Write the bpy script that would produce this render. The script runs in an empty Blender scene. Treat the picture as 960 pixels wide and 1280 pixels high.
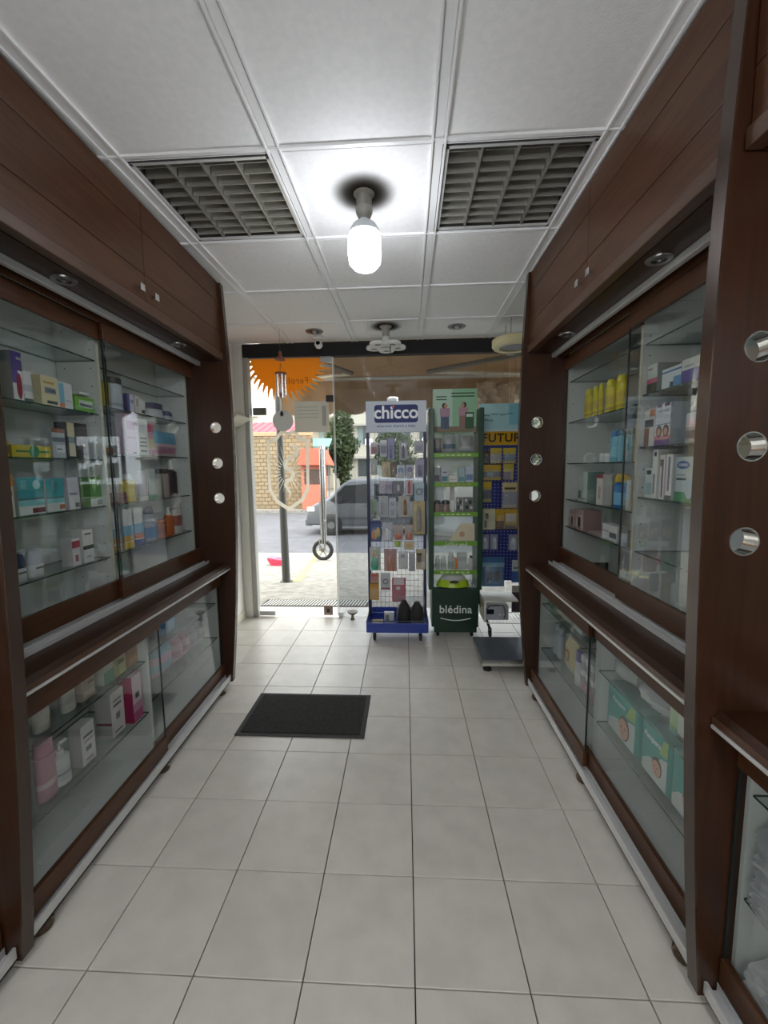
import bpy, bmesh, math, random
from mathutils import Vector, Matrix
random.seed(7)
D = bpy.data; SC = bpy.context.scene; COL = SC.collection
def S(v):
    return v/12.92 if v <= .04045 else ((v+.055)/1.055)**2.4
def rgb(c):
    if isinstance(c, str):
        c = c.lstrip('#'); return tuple(S(int(c[i:i+2], 16)/255) for i in (0, 2, 4))
    return tuple(c)

# ------------------------------------------------------------------ camera, world, light, exposure
FPX, PIT, YAW, ROL, CZ = 521.13, .1059, -.0516, -.011, 1.4994
cp, sp, cy_, sy_ = math.cos(PIT), math.sin(PIT), math.cos(YAW), math.sin(YAW)
FW = Vector((sy_*cp, cy_*cp, -sp)); RT = Vector((cy_, -sy_, 0)); UPV = RT.cross(FW)
cr, sr = math.cos(ROL), math.sin(ROL)
RI = cr*RT + sr*UPV; UP = -sr*RT + cr*UPV
CAM = Vector((0, 0, CZ))
cd = D.cameras.new('camera'); cam = D.objects.new('camera', cd); COL.objects.link(cam)
cd.sensor_fit = 'HORIZONTAL'; cd.sensor_width = 36; cd.lens = FPX*36/960; cd.clip_start = .02; cd.clip_end = 300
m3 = Matrix((RI, UP, -FW)).transposed()
cam.matrix_world = Matrix.Translation(CAM) @ m3.to_4x4()
SC.camera = cam
SC.view_settings.view_transform = 'Standard'; SC.view_settings.look = 'None'
SC.view_settings.gamma = 1; SC.view_settings.use_curve_mapping = False
SC.view_settings.exposure = 1.14
wd = D.worlds.new('overcast_sky'); SC.world = wd; wd.use_nodes = True
bg = wd.node_tree.nodes['Background']; bg.inputs[0].default_value = (.97, .98, 1, 1); bg.inputs[1].default_value = 2.7
sl = D.lights.new('sun', 'SUN'); sl.energy = 0.3; sl.angle = math.radians(25); sl.color = (1, .96, .9)
so = D.objects.new('sun', sl); COL.objects.link(so); so.rotation_euler = (math.radians(36), math.radians(12), 0)
BULB, FILL = 18.0, 40.0            # emission of the ceiling bulb and of the added fill bulbs

def ray(px, py):
    return FW + RI*((px-480)/FPX) + UP*((640-py)/FPX)

# ------------------------------------------------------------------ materials
MC = {}
def nt(name):
    m = D.materials.new(name); m.use_nodes = True; n = m.node_tree; n.nodes.clear()
    o = n.nodes.new('ShaderNodeOutputMaterial'); return m, n, o
def plain(col, rough=.5, metal=0., spec=.5, trans=0, name=None):
    k = ('p', str(col), rough, metal, spec, trans)
    if k in MC: return MC[k]
    m, n, o = nt(name or 'plain')
    b = n.nodes.new('ShaderNodeBsdfPrincipled')
    b.inputs['Base Color'].default_value = (*rgb(col), 1); b.inputs['Roughness'].default_value = rough
    b.inputs['Metallic'].default_value = metal; b.inputs['Specular IOR Level'].default_value = spec
    n.links.new(b.outputs[0], o.inputs[0]); MC[k] = m; return m
def clear(col=(1, 1, 1), ior=1.5, haze=0., hazecol=(1, 1, 1), rough=.0, name='clear'):
    k = ('c', tuple(col), ior, haze, tuple(hazecol), rough)
    if k in MC: return MC[k]
    m, n, o = nt(name)
    t = n.nodes.new('ShaderNodeBsdfTransparent'); t.inputs[0].default_value = (*col, 1)
    g = n.nodes.new('ShaderNodeBsdfGlossy'); g.inputs['Roughness'].default_value = rough
    f = n.nodes.new('ShaderNodeFresnel')          # the same share on both faces of the sheet
    ge = n.nodes.new('ShaderNodeNewGeometry'); mr = n.nodes.new('ShaderNodeMapRange')
    mr.inputs['To Min'].default_value = ior; mr.inputs['To Max'].default_value = 1/ior
    n.links.new(ge.outputs['Backfacing'], mr.inputs[0]); n.links.new(mr.outputs[0], f.inputs[0])
    mx = n.nodes.new('ShaderNodeMixShader')
    src = t
    if haze > 0:
        d = n.nodes.new('ShaderNodeBsdfDiffuse'); d.inputs[0].default_value = (*hazecol, 1)
        h = n.nodes.new('ShaderNodeMixShader'); h.inputs[0].default_value = haze
        n.links.new(t.outputs[0], h.inputs[1]); n.links.new(d.outputs[0], h.inputs[2]); src = h
    n.links.new(f.outputs[0], mx.inputs[0]); n.links.new(src.outputs[0], mx.inputs[1]); n.links.new(g.outputs[0], mx.inputs[2])
    n.links.new(mx.outputs[0], o.inputs[0]); MC[k] = m; return m
def emit(col, st):
    k = ('e', str(col), st)
    if k in MC: return MC[k]
    m, n, o = nt('glow'); e = n.nodes.new('ShaderNodeEmission')
    e.inputs[0].default_value = (*rgb(col), 1); e.inputs[1].default_value = st
    n.links.new(e.outputs[0], o.inputs[0]); MC[k] = m; return m
def noisy(name, c1, c2, scale=(1, 1, 1), ns=5., rough=.5, bump=0., bscale=200., detail=4, spec=.5, rnd=0., metal=0., contrast=(.35, .65), trans=0., dist=.01):
    m, n, o = nt(name); L = n.links.new
    b = n.nodes.new('ShaderNodeBsdfPrincipled'); b.inputs['Roughness'].default_value = rough
    b.inputs['Specular IOR Level'].default_value = spec; b.inputs['Metallic'].default_value = metal
    tc = n.nodes.new('ShaderNodeTexCoord'); mp = n.nodes.new('ShaderNodeMapping'); mp.inputs['Scale'].default_value = scale
    geo = n.nodes.new('ShaderNodeNewGeometry')
    L(geo.outputs['Position'], mp.inputs[0])
    if rnd:
        oi = n.nodes.new('ShaderNodeObjectInfo'); va = n.nodes.new('ShaderNodeVectorMath'); va.operation = 'ADD'
        sc_ = n.nodes.new('ShaderNodeVectorMath'); sc_.operation = 'SCALE'; sc_.inputs['Scale'].default_value = 37
        cb = n.nodes.new('ShaderNodeCombineXYZ')
        for i in range(3): L(oi.outputs['Random'], cb.inputs[i])
        L(cb.outputs[0], sc_.inputs[0]); L(mp.outputs[0], va.inputs[0]); L(sc_.outputs[0], va.inputs[1]); vec = va.outputs[0]
    else: vec = mp.outputs[0]
    no = n.nodes.new('ShaderNodeTexNoise'); no.inputs['Scale'].default_value = ns; no.inputs['Detail'].default_value = detail
    L(vec, no.inputs[0])
    r = n.nodes.new('ShaderNodeValToRGB'); r.color_ramp.elements[0].color = (*rgb(c1), 1); r.color_ramp.elements[1].color = (*rgb(c2), 1)
    r.color_ramp.elements[0].position, r.color_ramp.elements[1].position = contrast
    L(no.outputs[0], r.inputs[0])
    out = r.outputs[0]
    if rnd:
        hs = n.nodes.new('ShaderNodeHueSaturation'); mr = n.nodes.new('ShaderNodeMapRange')
        mr.inputs['To Min'].default_value = 1-rnd; mr.inputs['To Max'].default_value = 1+rnd
        L(oi.outputs['Random'], mr.inputs[0]); L(mr.outputs[0], hs.inputs['Value']); L(out, hs.inputs['Color']); out = hs.outputs[0]
    L(out, b.inputs['Base Color'])
    if bump:
        n2 = n.nodes.new('ShaderNodeTexNoise'); n2.inputs['Scale'].default_value = bscale; n2.inputs['Detail'].default_value = 3
        L(vec, n2.inputs[0]); bp = n.nodes.new('ShaderNodeBump'); bp.inputs['Strength'].default_value = bump; bp.inputs['Distance'].default_value = dist
        L(n2.outputs[0], bp.inputs['Height']); L(bp.outputs[0], b.inputs['Normal'])
    sh = b.outputs[0]
    if trans:
        t = n.nodes.new('ShaderNodeBsdfTranslucent'); L(out, t.inputs[0]); mx = n.nodes.new('ShaderNodeMixShader'); mx.inputs[0].default_value = trans
        L(sh, mx.inputs[1]); L(t.outputs[0], mx.inputs[2]); sh = mx.outputs[0]
    L(sh, o.inputs[0]); return m
WOOD = noisy('mahogany', '#472a17', '#563620', (14, 1.2, 14), 4, .36, .02, 60, rnd=.08, spec=.35)
WOODV = noisy('mahogany_panel', '#311c11', '#3c2314', (16, 16, 1.0), 4, .33, .02, 60, spec=.35)
WOODL = noisy('mahogany_edge', '#4c3325', '#5b402f', (14, 1.2, 14), 4, .28)
TILE = noisy('floor_tile', '#d0cbc1', '#dad5cb', (1, 1, 1), 9, .3, .12, 60, rnd=.025, detail=8, dist=.002)
GROUT = plain('#2c2a27', .95)
CTILE = noisy('ceiling_tile', '#ebecec', '#f1f1f0', (1, 1, 1), 40, .7, .5, 230, dist=.002)
TEEG = plain('#4e5052', .6)  # dark backing, paints the shade inside the tee grooves
TEE = plain('#eceded', .35)
WALL = noisy('white_plaster', '#e4e1d8', '#eceae2', (1, 1, 1), 3, .7)
ALU = plain('#b9bcbe', .28, .85)
ALUW = plain('#d6d7d6', .35, .35)
CHROME = plain('#d5d5d3', .12, 1.)
STEEL = plain('#9a9b98', .3, 1.)
LOUV = plain('#a9a89f', .35, .7)
DARKM = plain('#2a2a2c', .45, .4)
BLACK = plain('#141414', .45)
RUBBER = plain('#1a1a1b', .6)
LINER = noisy('white_laminate', '#d8ddda', '#e0e4e2', (1, 1, 1), 2, .45)
CREAM = plain('#cfc9b4', .5)
GLASS = clear((.965, .982, .975), 1.5, 0, name='cabinet_glass')
DOORG = clear((.97, .985, .98), 1.45, 0, name='door_glass')
TINT = clear((.65, .675, .69), 1.5, 0, name='tinted_glass')
SHELFG = clear((.92, .96, .945), 1.5, 0, name='shelf_glass')
SHEDGE = plain('#1f3a33', .2)
PLAST = clear((.95, .96, .97), 1.45, .16, (.8, .82, .84), .08, name='clear_plastic')
WHITE = plain('#e8e8e4', .4)

# ------------------------------------------------------------------ mesh helpers
class MB:
    def __init__(s): s.v = []; s.f = []; s.m = []
    def add(s, vs, fs, mi=0):
        b = len(s.v); s.v += [tuple(v) for v in vs]; s.f += [tuple(i+b for i in f) for f in fs]; s.m += [mi]*len(fs); return s
    def box(s, x0, x1, y0, y1, z0, z1, mi=0, em=None):
        x0, x1 = sorted((x0, x1)); y0, y1 = sorted((y0, y1)); z0, z1 = sorted((z0, z1))
        v = [(x0,y0,z0),(x1,y0,z0),(x1,y1,z0),(x0,y1,z0),(x0,y0,z1),(x1,y0,z1),(x1,y1,z1),(x0,y1,z1)]
        e = mi if em is None else em
        s.add(v, [(0,3,2,1),(4,5,6,7)], mi)
        b = len(s.v)-8
        for q in [(0,1,5,4),(1,2,6,5),(2,3,7,6),(3,0,4,7)]:
            s.f.append(tuple(i+b for i in q)); s.m.append(e)
        return s
    def prism(s, poly, h0, h1, ax='z', mi=0):     # poly in the other two axes
        n = len(poly)
        def P(a, b, h): return {'z': (a, b, h), 'y': (a, h, b), 'x': (h, a, b)}[ax]
        v = [P(a, b, h0) for a, b in poly] + [P(a, b, h1) for a, b in poly]
        f = [tuple(range(n))[::-1], tuple(range(n, 2*n))] + [(i, (i+1) % n, (i+1) % n+n, i+n) for i in range(n)]
        return s.add(v, f, mi)
    def lathe(s, prof, c=(0, 0, 0), n=16, mi=0, sx=1., sy=1., ax='z'):
        v = []; f = []
        for r, z in prof:
            for i in range(n):
                a = 2*math.pi*i/n; p = (r*math.cos(a)*sx, r*math.sin(a)*sy, z)
                if ax == 'y': p = (p[0], p[2], p[1])
                elif ax == 'x': p = (p[2], p[0], p[1])
                v.append((c[0]+p[0], c[1]+p[1], c[2]+p[2]))
        k = len(prof)
        for j in range(k-1):
            for i in range(n): f.append((j*n+i, j*n+(i+1) % n, (j+1)*n+(i+1) % n, (j+1)*n+i))
        closed = tuple(prof[0]) == tuple(prof[-1])
        if prof[0][0] > 1e-6 and not closed: f.append(tuple(range(n))[::-1])
        if prof[-1][0] > 1e-6 and not closed: f.append(tuple(range((k-1)*n, k*n)))
        return s.add(v, f, mi)
    def tube(s, pts, r, n=8, mi=0, cyc=False):
        pts = [Vector(p) for p in pts]; k = len(pts); v = []; f = []
        rs = r if isinstance(r, (list, tuple)) else [r]*k
        up = None
        for j, p in enumerate(pts):
            t = (pts[(j+1) % k]-pts[j-1]) if cyc else (pts[min(j+1, k-1)]-pts[max(j-1, 0)])
            t.normalize()
            if up is None:
                up = Vector((0, 0, 1)) if abs(t.z) < .9 else Vector((1, 0, 0))
            a = t.cross(up).normalized(); up = a.cross(t).normalized()
            for i in range(n):
                q = 2*math.pi*i/n; v.append(p + (a*math.cos(q)+up*math.sin(q))*rs[j])
        for j in range(k if cyc else k-1):
            for i in range(n):
                f.append((j*n+i, j*n+(i+1) % n, ((j+1) % k)*n+(i+1) % n, ((j+1) % k)*n+i))
        if not cyc: f += [tuple(range(n))[::-1], tuple(range((k-1)*n, k*n))]
        return s.add(v, f, mi)
    def mesh(s, name, mats, smooth=False, bevel=0, seg=2):
        me = D.meshes.new(name); me.from_pydata(s.v, [], s.f)
        for m in (mats if isinstance(mats, (list, tuple)) else [mats]): me.materials.append(m)
        for p, i in zip(me.polygons, s.m): p.material_index = i
        bm = bmesh.new(); bm.from_mesh(me); bmesh.ops.recalc_face_normals(bm, faces=bm.faces)
        if bevel:
            es = [e for e in bm.edges if len(e.link_faces) == 2 and e.calc_face_angle(0) > .6]
            bmesh.ops.bevel(bm, geom=es, offset=bevel, segments=seg, affect='EDGES', profile=.5, clamp_overlap=True)
        bm.to_mesh(me); bm.free()
        if smooth:
            for p in me.polygons: p.use_smooth = True
            try: me.set_sharp_from_angle(angle=.7)
            except Exception: pass
        return me
    def build(s, name, mats, parent=None, smooth=False, bevel=0, seg=2, loc=None, rot=None):
        return link(name, s.mesh(name, mats, smooth, bevel, seg), parent, loc, rot)
def link(name, me, parent=None, loc=None, rot=None):
    o = D.objects.new(name, me); COL.objects.link(o)
    if parent is not None: o.parent = parent
    if loc is not None: o.location = loc
    if rot is not None: o.rotation_euler = rot
    return o
def tag(o, label=None, cat=None, group=None, kind=None):
    if label: o['label'] = label
    if cat: o['category'] = cat
    if group: o['group'] = group
    if kind: o['kind'] = kind
    return o
def thing(name, label, cat, loc=(0, 0, 0), rz=0, group=None):
    o = D.objects.new(name, None); COL.objects.link(o); o.location = loc; o.rotation_euler = (0, 0, rz); o.empty_display_size = .05
    return tag(o, label, cat, group)
def struct(name, mb, mat, label=None, parent=None, **k):
    o = mb.build(name, mat, parent, **k)
    if parent is None: o['kind'] = 'structure'
    if label: o['label'] = label
    return o
def bx(name, mat, parent, x0, x1, y0, y1, z0, z1, bevel=0, **k):
    return MB().box(x0, x1, y0, y1, z0, z1).build(name, mat, parent, bevel=bevel, **k)
def shape(splines, ext):          # flat shape with holes -> mesh in XY, thickness 2*ext
    cu = D.curves.new('tmp', 'CURVE'); cu.dimensions = '2D'; cu.fill_mode = 'BOTH'; cu.extrude = ext
    for sp_ in splines:
        s = cu.splines.new('POLY'); s.points.add(len(sp_)-1); s.use_cyclic_u = True
        for p, q in zip(s.points, sp_): p.co = (q[0], q[1], 0, 1)
    o = D.objects.new('tmp', cu); me = D.meshes.new_from_object(o); D.objects.remove(o); D.curves.remove(cu)
    return me
def text(st, size, ext=.0004, bold=0, mirror=False, spacing=1., shear=0):
    cu = D.curves.new('tmp', 'FONT'); cu.body = st; cu.size = size; cu.extrude = ext; cu.align_x = 'CENTER'; cu.align_y = 'CENTER'
    cu.offset = bold; cu.space_character = spacing; cu.shear = shear; cu.resolution_u = 3
    o = D.objects.new('tmp', cu); me = D.meshes.new_from_object(o); D.objects.remove(o); D.curves.remove(cu)
    return me
FACE = Matrix(((1, 0, 0, 0), (0, 0, -1, 0), (0, 1, 0, 0), (0, 0, 0, 1)))   # XY plane -> XZ plane facing -Y
def flat(name, me, mat, parent, x, y, z, mirror=False, sx=1.):
    me.transform(FACE @ Matrix.Diagonal((sx*(-1 if mirror else 1), 1, 1, 1)))
    if mirror or sx < 0: me.flip_normals()
    me.materials.clear(); me.materials.append(mat)
    return link(name, me, parent, (x, y, z))
def circ(x, y, r, n=20, sy=1.):
    return [(x+r*math.cos(2*math.pi*i/n), y+r*sy*math.sin(2*math.pi*i/n)) for i in range(n)]
def rrect(x0, x1, y0, y1, r, n=4):
    p = []
    for cx, cy, a0 in ((x1-r, y1-r, 0), (x0+r, y1-r, 90), (x0+r, y0+r, 180), (x1-r, y0+r, 270)):
        for i in range(n+1):
            a = math.radians(a0+90*i/n); p.append((cx+r*math.cos(a), cy+r*math.sin(a)))
    return p

# ------------------------------------------------------------------ room shell
XL, XR, YB, YG, ZC, ZT = -1.633, 1.342, -3.3, 4.07, 2.68, 2.86
fl = struct('floor', MB().box(XL-.1, XR+.1, YB-.1, 4.36, -.06, -.012), GROUT, 'light stone floor tiles laid in a square grid with dark joints')
tm = MB().box(-.1632, .1632, -.1632, .1632, -.012, 0).mesh('tile', TILE, bevel=.0012, seg=1)
TS, TX, TY = .33, .0208, 1.0581
for r in range(-13, 10):
    for c in range(-5, 4):
        link('tile', tm, fl, (TX+TS*(c+.5), TY+TS*(r+.5), 0))
struct('wall_left', MB().box(XL-.12, XL, YB, YG+.05, -.06, ZT), WALL, 'white plastered wall')
struct('wall_right', MB().box(XR, XR+.12, YB, YG+.05, -.06, ZT), WALL, 'white plastered wall')
struct('wall_back', MB().box(XL-.12, XR+.12, YB-.12, YB, -.06, ZT), WALL, 'white plastered wall')
struct('baseboard_left', MB().box(XL, XL+.012, 2.75, YG-.06, 0, .085), plain('#d8d2c2', .5), 'low pale skirting along the white wall', bevel=.003)
ce = struct('ceiling', MB().box(XL-.12, XR+.12, YB-.12, YG+.06, ZT, ZT+.08), plain('#77756f', .9), 'suspended ceiling of white textured panels in a metal grid')
GX, CX0, CY0, CR = .6104, -1.1025, 1.657, -.0065
def cg(x, y): return (x - y*math.sin(CR), y + x*math.sin(CR))
h = GX/2-.004
ctm = MB().box(-h, h, -h, h, 0, .014).mesh('ceiling_panel', CTILE, bevel=.002, seg=1)
for r in range(-8, 4):
    for c in range(-1, 4):
        if r == 0 and c in (0, 2): continue
        x, y = cg(CX0+GX*(c+.5), CY0+GX*(r+.5))
        me = ctm
        if c in (-1, 3) or r == 3:
            x0, x1, y0, y1 = -h, h, -h, h
            if c == -1: x0 = XL+.003-x
            if c == 3: x1 = XR-.003-x
            if r == 3: y1 = YG-.045-y
            me = MB().box(x0, x1, y0, y1, 0, .014).mesh('ceiling_panel', CTILE)
        link('ceiling_panel', me, ce, (x, y, ZC), (0, 0, 0 if me is not ctm else CR))
def tee(L, w, ribs):
    m = MB().box(-w/2+.001, w/2-.001, -L/2, L/2, .0005, .03, 1)
    e = w*.30
    for a0, a1 in ((-w/2, -e-.0022), (-e+.0012, e-.0012), (e+.0022, w/2)): m.box(a0, a1, -L/2, L/2, -.004, .0006)
    for a in ribs: m.box(a-.0042, a+.0042, -L/2, L/2, -.010, -.003)
    return m
for c in range(0, 4):
    x, y = cg(CX0+GX*c, (YB+YG)/2)
    tee(YG-YB-.1, .056, (-.0235, .0235)).build('main_tee', [TEE, TEEG], ce, bevel=.0008, seg=1, loc=(x, y, ZC), rot=(0, 0, CR))
ctee = tee(XR-XL-.02, .034, (-.0125,)).mesh('cross_tee', [TEE, TEEG], bevel=.0008, seg=1)
for r in range(-8, 4):
    x, y = cg((XL+XR)/2, CY0+GX*r)
    link('cross_tee', ctee, ce, ((XL+XR)/2, y, ZC+.001), (0, 0, math.pi/2+CR))

# ------------------------------------------------------------------ glass shop front
FR = plain('#a9aaa4', .4, .4)
struct('trim_1', MB().box(XL, -1.545, YG-.05, YG+.05, 0, ZC), plain('#d9d8cf', .5), 'white jamb beside the glass door', bevel=.004)
struct('trim_2', MB().box(-1.545, -1.50, YG-.035, YG+.045, 0, ZC-.03), FR, 'grey metal door frame upright', bevel=.004)
struct('trim_3', MB().box(-1.545, XR, YG-.04, YG+.04, 2.555, ZC), plain('#0b0b0c', .7), 'dark steel beam above the glass front', bevel=.004)
struct('trim_4', MB().box(-1.50, -1.37, YG+.055, YG+.09, 2.03, 2.10), plain('#5c5a55', .5), 'short grey steel bracket outside the door', bevel=.004)
XD = -.69
dr = struct('door_1', MB().box(-1.495, XD, YG-.005, YG+.005, .012, 2.55), DOORG, 'clear frameless glass entrance door')
bx('pivot_plate', ALU, dr, -1.49, -1.33, YG-.018, YG+.018, .012, .06, .004)
bx('pivot_plate', ALU, dr, -.80, -.695, YG-.018, YG+.018, 2.50, 2.56, .004)
bx('lock_plate', plain('#8f7d74', .4, .5), dr, -.83, -.74, YG-.016, YG+.016, .02, .12, .004)
bx('lock_keyhole', DARKM, dr, -.80, -.77, YG-.02, YG-.016, .05, .09)
hd = MB()
for yy in (YG-.06, YG+.06):
    hd.tube([(-.81, yy, .76), (-.81, yy, 1.72)], .014, 12)
for zz in (.98, 1.52): hd.tube([(-.81, YG-.06, zz), (-.81, YG+.06, zz)], .009, 8)
hd.build('door_handle', CHROME, dr, smooth=True)
bx('edge_seal', plain('#e0e4e2', .2), dr, XD, XD+.008, YG-.006, YG+.006, .012, 2.55)
w1 = struct('window_1', MB().box(XD+.012, .98, YG-.006, YG+.006, .0, 2.56), TINT, 'tinted fixed glass pane beside the door')
w2 = struct('window_2', MB().box(.985, XR-.004, YG-.006, YG+.006, .0, 2.56), TINT, 'tinted fixed glass pane at the right end')
bx('glass_clamp', ALU, w1, .945, 1.02, YG-.02, YG+.02, 2.53, 2.59, .004)
bx('glass_clamp', plain('#d0d0cc', .3, .5), w1, XD+.012, XD+.055, YG-.02, YG+.02, .0, .05, .004)
bx('edge_strip', plain('#d8dcda', .25), w1, XD+.0125, XD+.017, YG-.007, YG+.007, .05, 2.55)
bx('strike_plate', DARKM, w1, XD-.06, XD+.01, YG-.05, YG-.025, 2.13, 2.19, .003)

# ------------------------------------------------------------------ display cabinets
HZ = (1.77, 1.54, 1.31)
def arc(z): return .031*(z-1.65)**2
PANELS = {}
def end_panel(root, s, y0, T, dep, holes=True):
    out = [(s*arc(z), z) for z in [.035+(ZC-.05)*i/22 for i in range(23)]] + [(s*dep, .035+ZC-.05), (s*dep, .035)]
    me = shape([out] + ([circ(s*.105, z, .034, 24) for z in HZ] if holes else []), T/2)
    me.transform(Matrix.Translation((0, y0+T/2, 0)) @ FACE)
    me.materials.clear(); me.materials.append(WOODV)
    o = link('end_panel', me, root)
    e = MB()       # pale edging along the curved front
    zs = [.035+(ZC-.05)*i/22 for i in range(23)]
    for a, b in zip(zs, zs[1:]):
        x0, x1 = s*arc(a), s*arc(b)
        e.add([(x0-s*.0015, y0-.0005, a), (x0-s*.0015, y0+T+.0005, a), (x1-s*.0015, y0+T+.0005, b), (x1-s*.0015, y0-.0005, b),
               (x0+s*.002, y0-.0005, a), (x0+s*.002, y0+T+.0005, a), (x1+s*.002, y0+T+.0005, b), (x1+s*.002, y0-.0005, b)],
              [(0, 1, 2, 3), (0, 3, 7, 4), (1, 5, 6, 2)])
    e.build('edge_band', plain('#4a3b33', .22, .3), o)
    if holes:
        for z in HZ:
            m = MB(); r0, r1, a, b = .0325, .0355, y0-.002, y0+T+.002
            m.lathe([(r0, a), (r1, a), (r1, b), (r0, b), (r0, a)], (s*.105, 0, z), 28, ax='y')
            m.build('hole_liner', CHROME, o, smooth=True)
    return o
def sliding_door(root, y0, y1, s, w, zg0, zg1, zr0, zr1, nm, near=False):
    d = bx(nm, GLASS, root, s*w, s*(w+.005), y0, y1, zg0-.01, zg1+.01)
    bx('bottom_rail', WOOD, d, s*(w-.007), s*(w+.012), y0, y1, zr0, zg0, .002)
    bx('top_rail', WOOD, d, s*(w-.007), s*(w+.012), y0, y1, zg1, zr1, .002)
    bx('edge_strip', plain('#17211f', .3), d, s*(w-.001), s*(w+.006), *((y0-.0005, y0+.003) if near else (y1-.003, y1+.0005)), zg0, zg1)
    return d
def cabinet(s, loc, rz, L, dep, label, bays, lows, far_panel=True, near_panel=True, mid=.84, T=.04, front='nn'):
    root = thing('display_cabinet', label, 'cabinet', loc, rz)
    a, b = (T if near_panel else .002), (L-T if far_panel else L-.002)
    if near_panel: end_panel(root, s, 0, T, dep)
    if far_panel: end_panel(root, s, L-T, T, dep)
    # upper cupboard
    bx('cupboard_body', WOOD, root, s*.068, s*dep, a, b, 2.20, ZC-.012)
    for i, (u0, u1) in enumerate(((a+.002, mid-.0015), (mid+.0015, b-.002))):
        dr_ = bx('cupboard_door', WOOD, root, s*.052, s*.067, u0, u1, 2.237, ZC-.016)
        for z0, z1 in ((2.238, 2.358), (2.361, 2.543), (2.546, ZC-.017)):
            bx('board', WOOD, dr_, s*.045, s*.0525, u0, u1, z0, z1, .0012)
        ku = mid + (-.055 if i == 0 else .055)
        k = MB().box(s*.022, s*.030, ku-.015, ku+.015, 2.269, 2.299).box(s*.03, s*.046, ku-.005, ku+.005, 2.279, 2.289)
        k.build('knob', CHROME, dr_, bevel=.0015)
    bx('cornice_edge', WOODL, root, s*.034, s*.075, a, b, 2.190, 2.2355, .004)
    bx('soffit', WOODV, root, s*.076, s*.30, a, b, 2.188, 2.1995)
    for u in ((.48, 1.28) if L > 1.6 else (L*.35, L*.75)):
        m = MB().lathe([(.024, -.004), (.04, -.004), (.042, 0), (.042, .004), (.024, .004), (.024, -.004)], (s*.135, u, 2.186), 20)
        sp_ = m.build('spot_ring', STEEL, root, smooth=True)
        MB().lathe([(0, .0), (.016, -.001), (.024, .003)], (s*.135, u, 2.186), 16).build('spot_lens', plain('#6d6a64', .2), sp_, smooth=True)
    MB().box(s*.182, s*.206, a, b, 2.160, 2.1878).box(s*.21, s*.216, a, b, 2.168, 2.1878).build('top_track', ALUW, root, bevel=.003)
    bx('header_rail', WOOD, root, s*.236, s*.242, a, b, 2.150, 2.1878)
    # interior
    iw0, iw1 = .288, dep-.022
    bx('back_panel', LINER, root, s*(dep-.02), s*(dep-.003), a, b, .055, 2.19)
    bx('ceiling_liner', LINER, root, s*iw0, s*iw1, a, b, 2.178, 2.1878)
    for u0, u1 in ((a, a+.012), (mid-.009, mid+.009), (b-.012, b)):
        p = bx('partition', LINER, root, s*iw0, s*iw1, u0, u1, .88, 2.177)
        bx('front_edge', CREAM, p, s*(iw0-.002), s*iw0, u0, u1, .88, 2.177)
        pm = MB()
        for z in [1.0+.08*i for i in range(15)]:
            for uu in (u0-.0006, u1+.0006):
                for ww in (.315, dep-.06): pm.lathe([(.003, -.0005), (.003, .0005)], (s*ww, uu, z), 6, ax='y')
        tag(pm.build('peg_holes', plain('#3c4240', .6), p), kind='stuff')
        bx('lower_partition', LINER, root, s*.158, s*iw1, u0, u1, .062, .825)
    for (u0, u1), zs in zip(((a+.013, mid-.010), (mid+.010, b-.013)), bays):
        for z in zs:
            MB().box(s*(iw0+.006), s*iw1, u0, u1, z-.006, z, 0, 1).build('shelf', [SHELFG, SHEDGE], root)
    for (u0, u1), zs in zip(((a+.013, mid-.010), (mid+.010, b-.013)), lows):
        for z in zs:
            MB().box(s*.165, s*iw1, u0, u1, z-.006, z, 0, 1).build('shelf', [SHELFG, SHEDGE], root)
    bx('cabinet_floor', LINER, root, s*.145, s*iw1, a, b, .05, .0615)
    # counter
    ct = MB().prism([(s*.066, .832), (s*.06, .838), (s*.062, .856), (s*.078, .872), (s*.29, .872), (s*.29, .832)], a, b, 'y').build('worktop', WOODV, root)
    bx('worktop_lip', WOODL, ct, s*.0585, s*.0625, a, b, .8385, .8575, .001)
    bx('worktop_strip', ALUW, ct, s*.056, s*.066, a, b, .827, .8375, .002)
    MB().box(s*.2, s*.288, a, b, .872, .877).box(s*.2, s*.206, a, b, .877, .891).box(s*.228, s*.234, a, b, .877, .891).box(s*.281, s*.287, a, b, .877, .889).build('upper_track', ALUW, root, bevel=.001, seg=1)
    n0, f0 = (.247, .269) if front[0] == 'n' else (.269, .247)
    sliding_door(root, a+.002, mid+.03, s, n0, .982, 2.082, .893, 2.158, 'sliding_door')
    sliding_door(root, mid-.02, b-.002, s, f0, .982, 2.082, .893, 2.158, 'sliding_door', near=front[0] != 'n')
    bx('front_rail', WOOD, root, s*.155, s*.175, a, b, .80, .831)
    n0, f0 = (.112, .134) if front[1] == 'n' else (.134, .112)
    sliding_door(root, a+.002, mid+.03, s, n0, .165, .725, .088, .818, 'lower_sliding_door')
    sliding_door(root, mid-.02, b-.002, s, f0, .165, .725, .088, .818, 'lower_sliding_door', near=front[1] != 'n')
    MB().box(s*.09, s*.156, a, b, .05, .06).box(s*.09, s*.0995, a, b, .06, .0865).box(s*.125, s*.1265, a, b, .06, .0865).box(s*.149, s*.153, a, b, .06, .084).build('lower_track', ALUW, root, bevel=.001, seg=1)
    bx('plinth', plain('#1c1512', .6), root, s*.096, s*dep, a, b, .036, .05)
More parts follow.
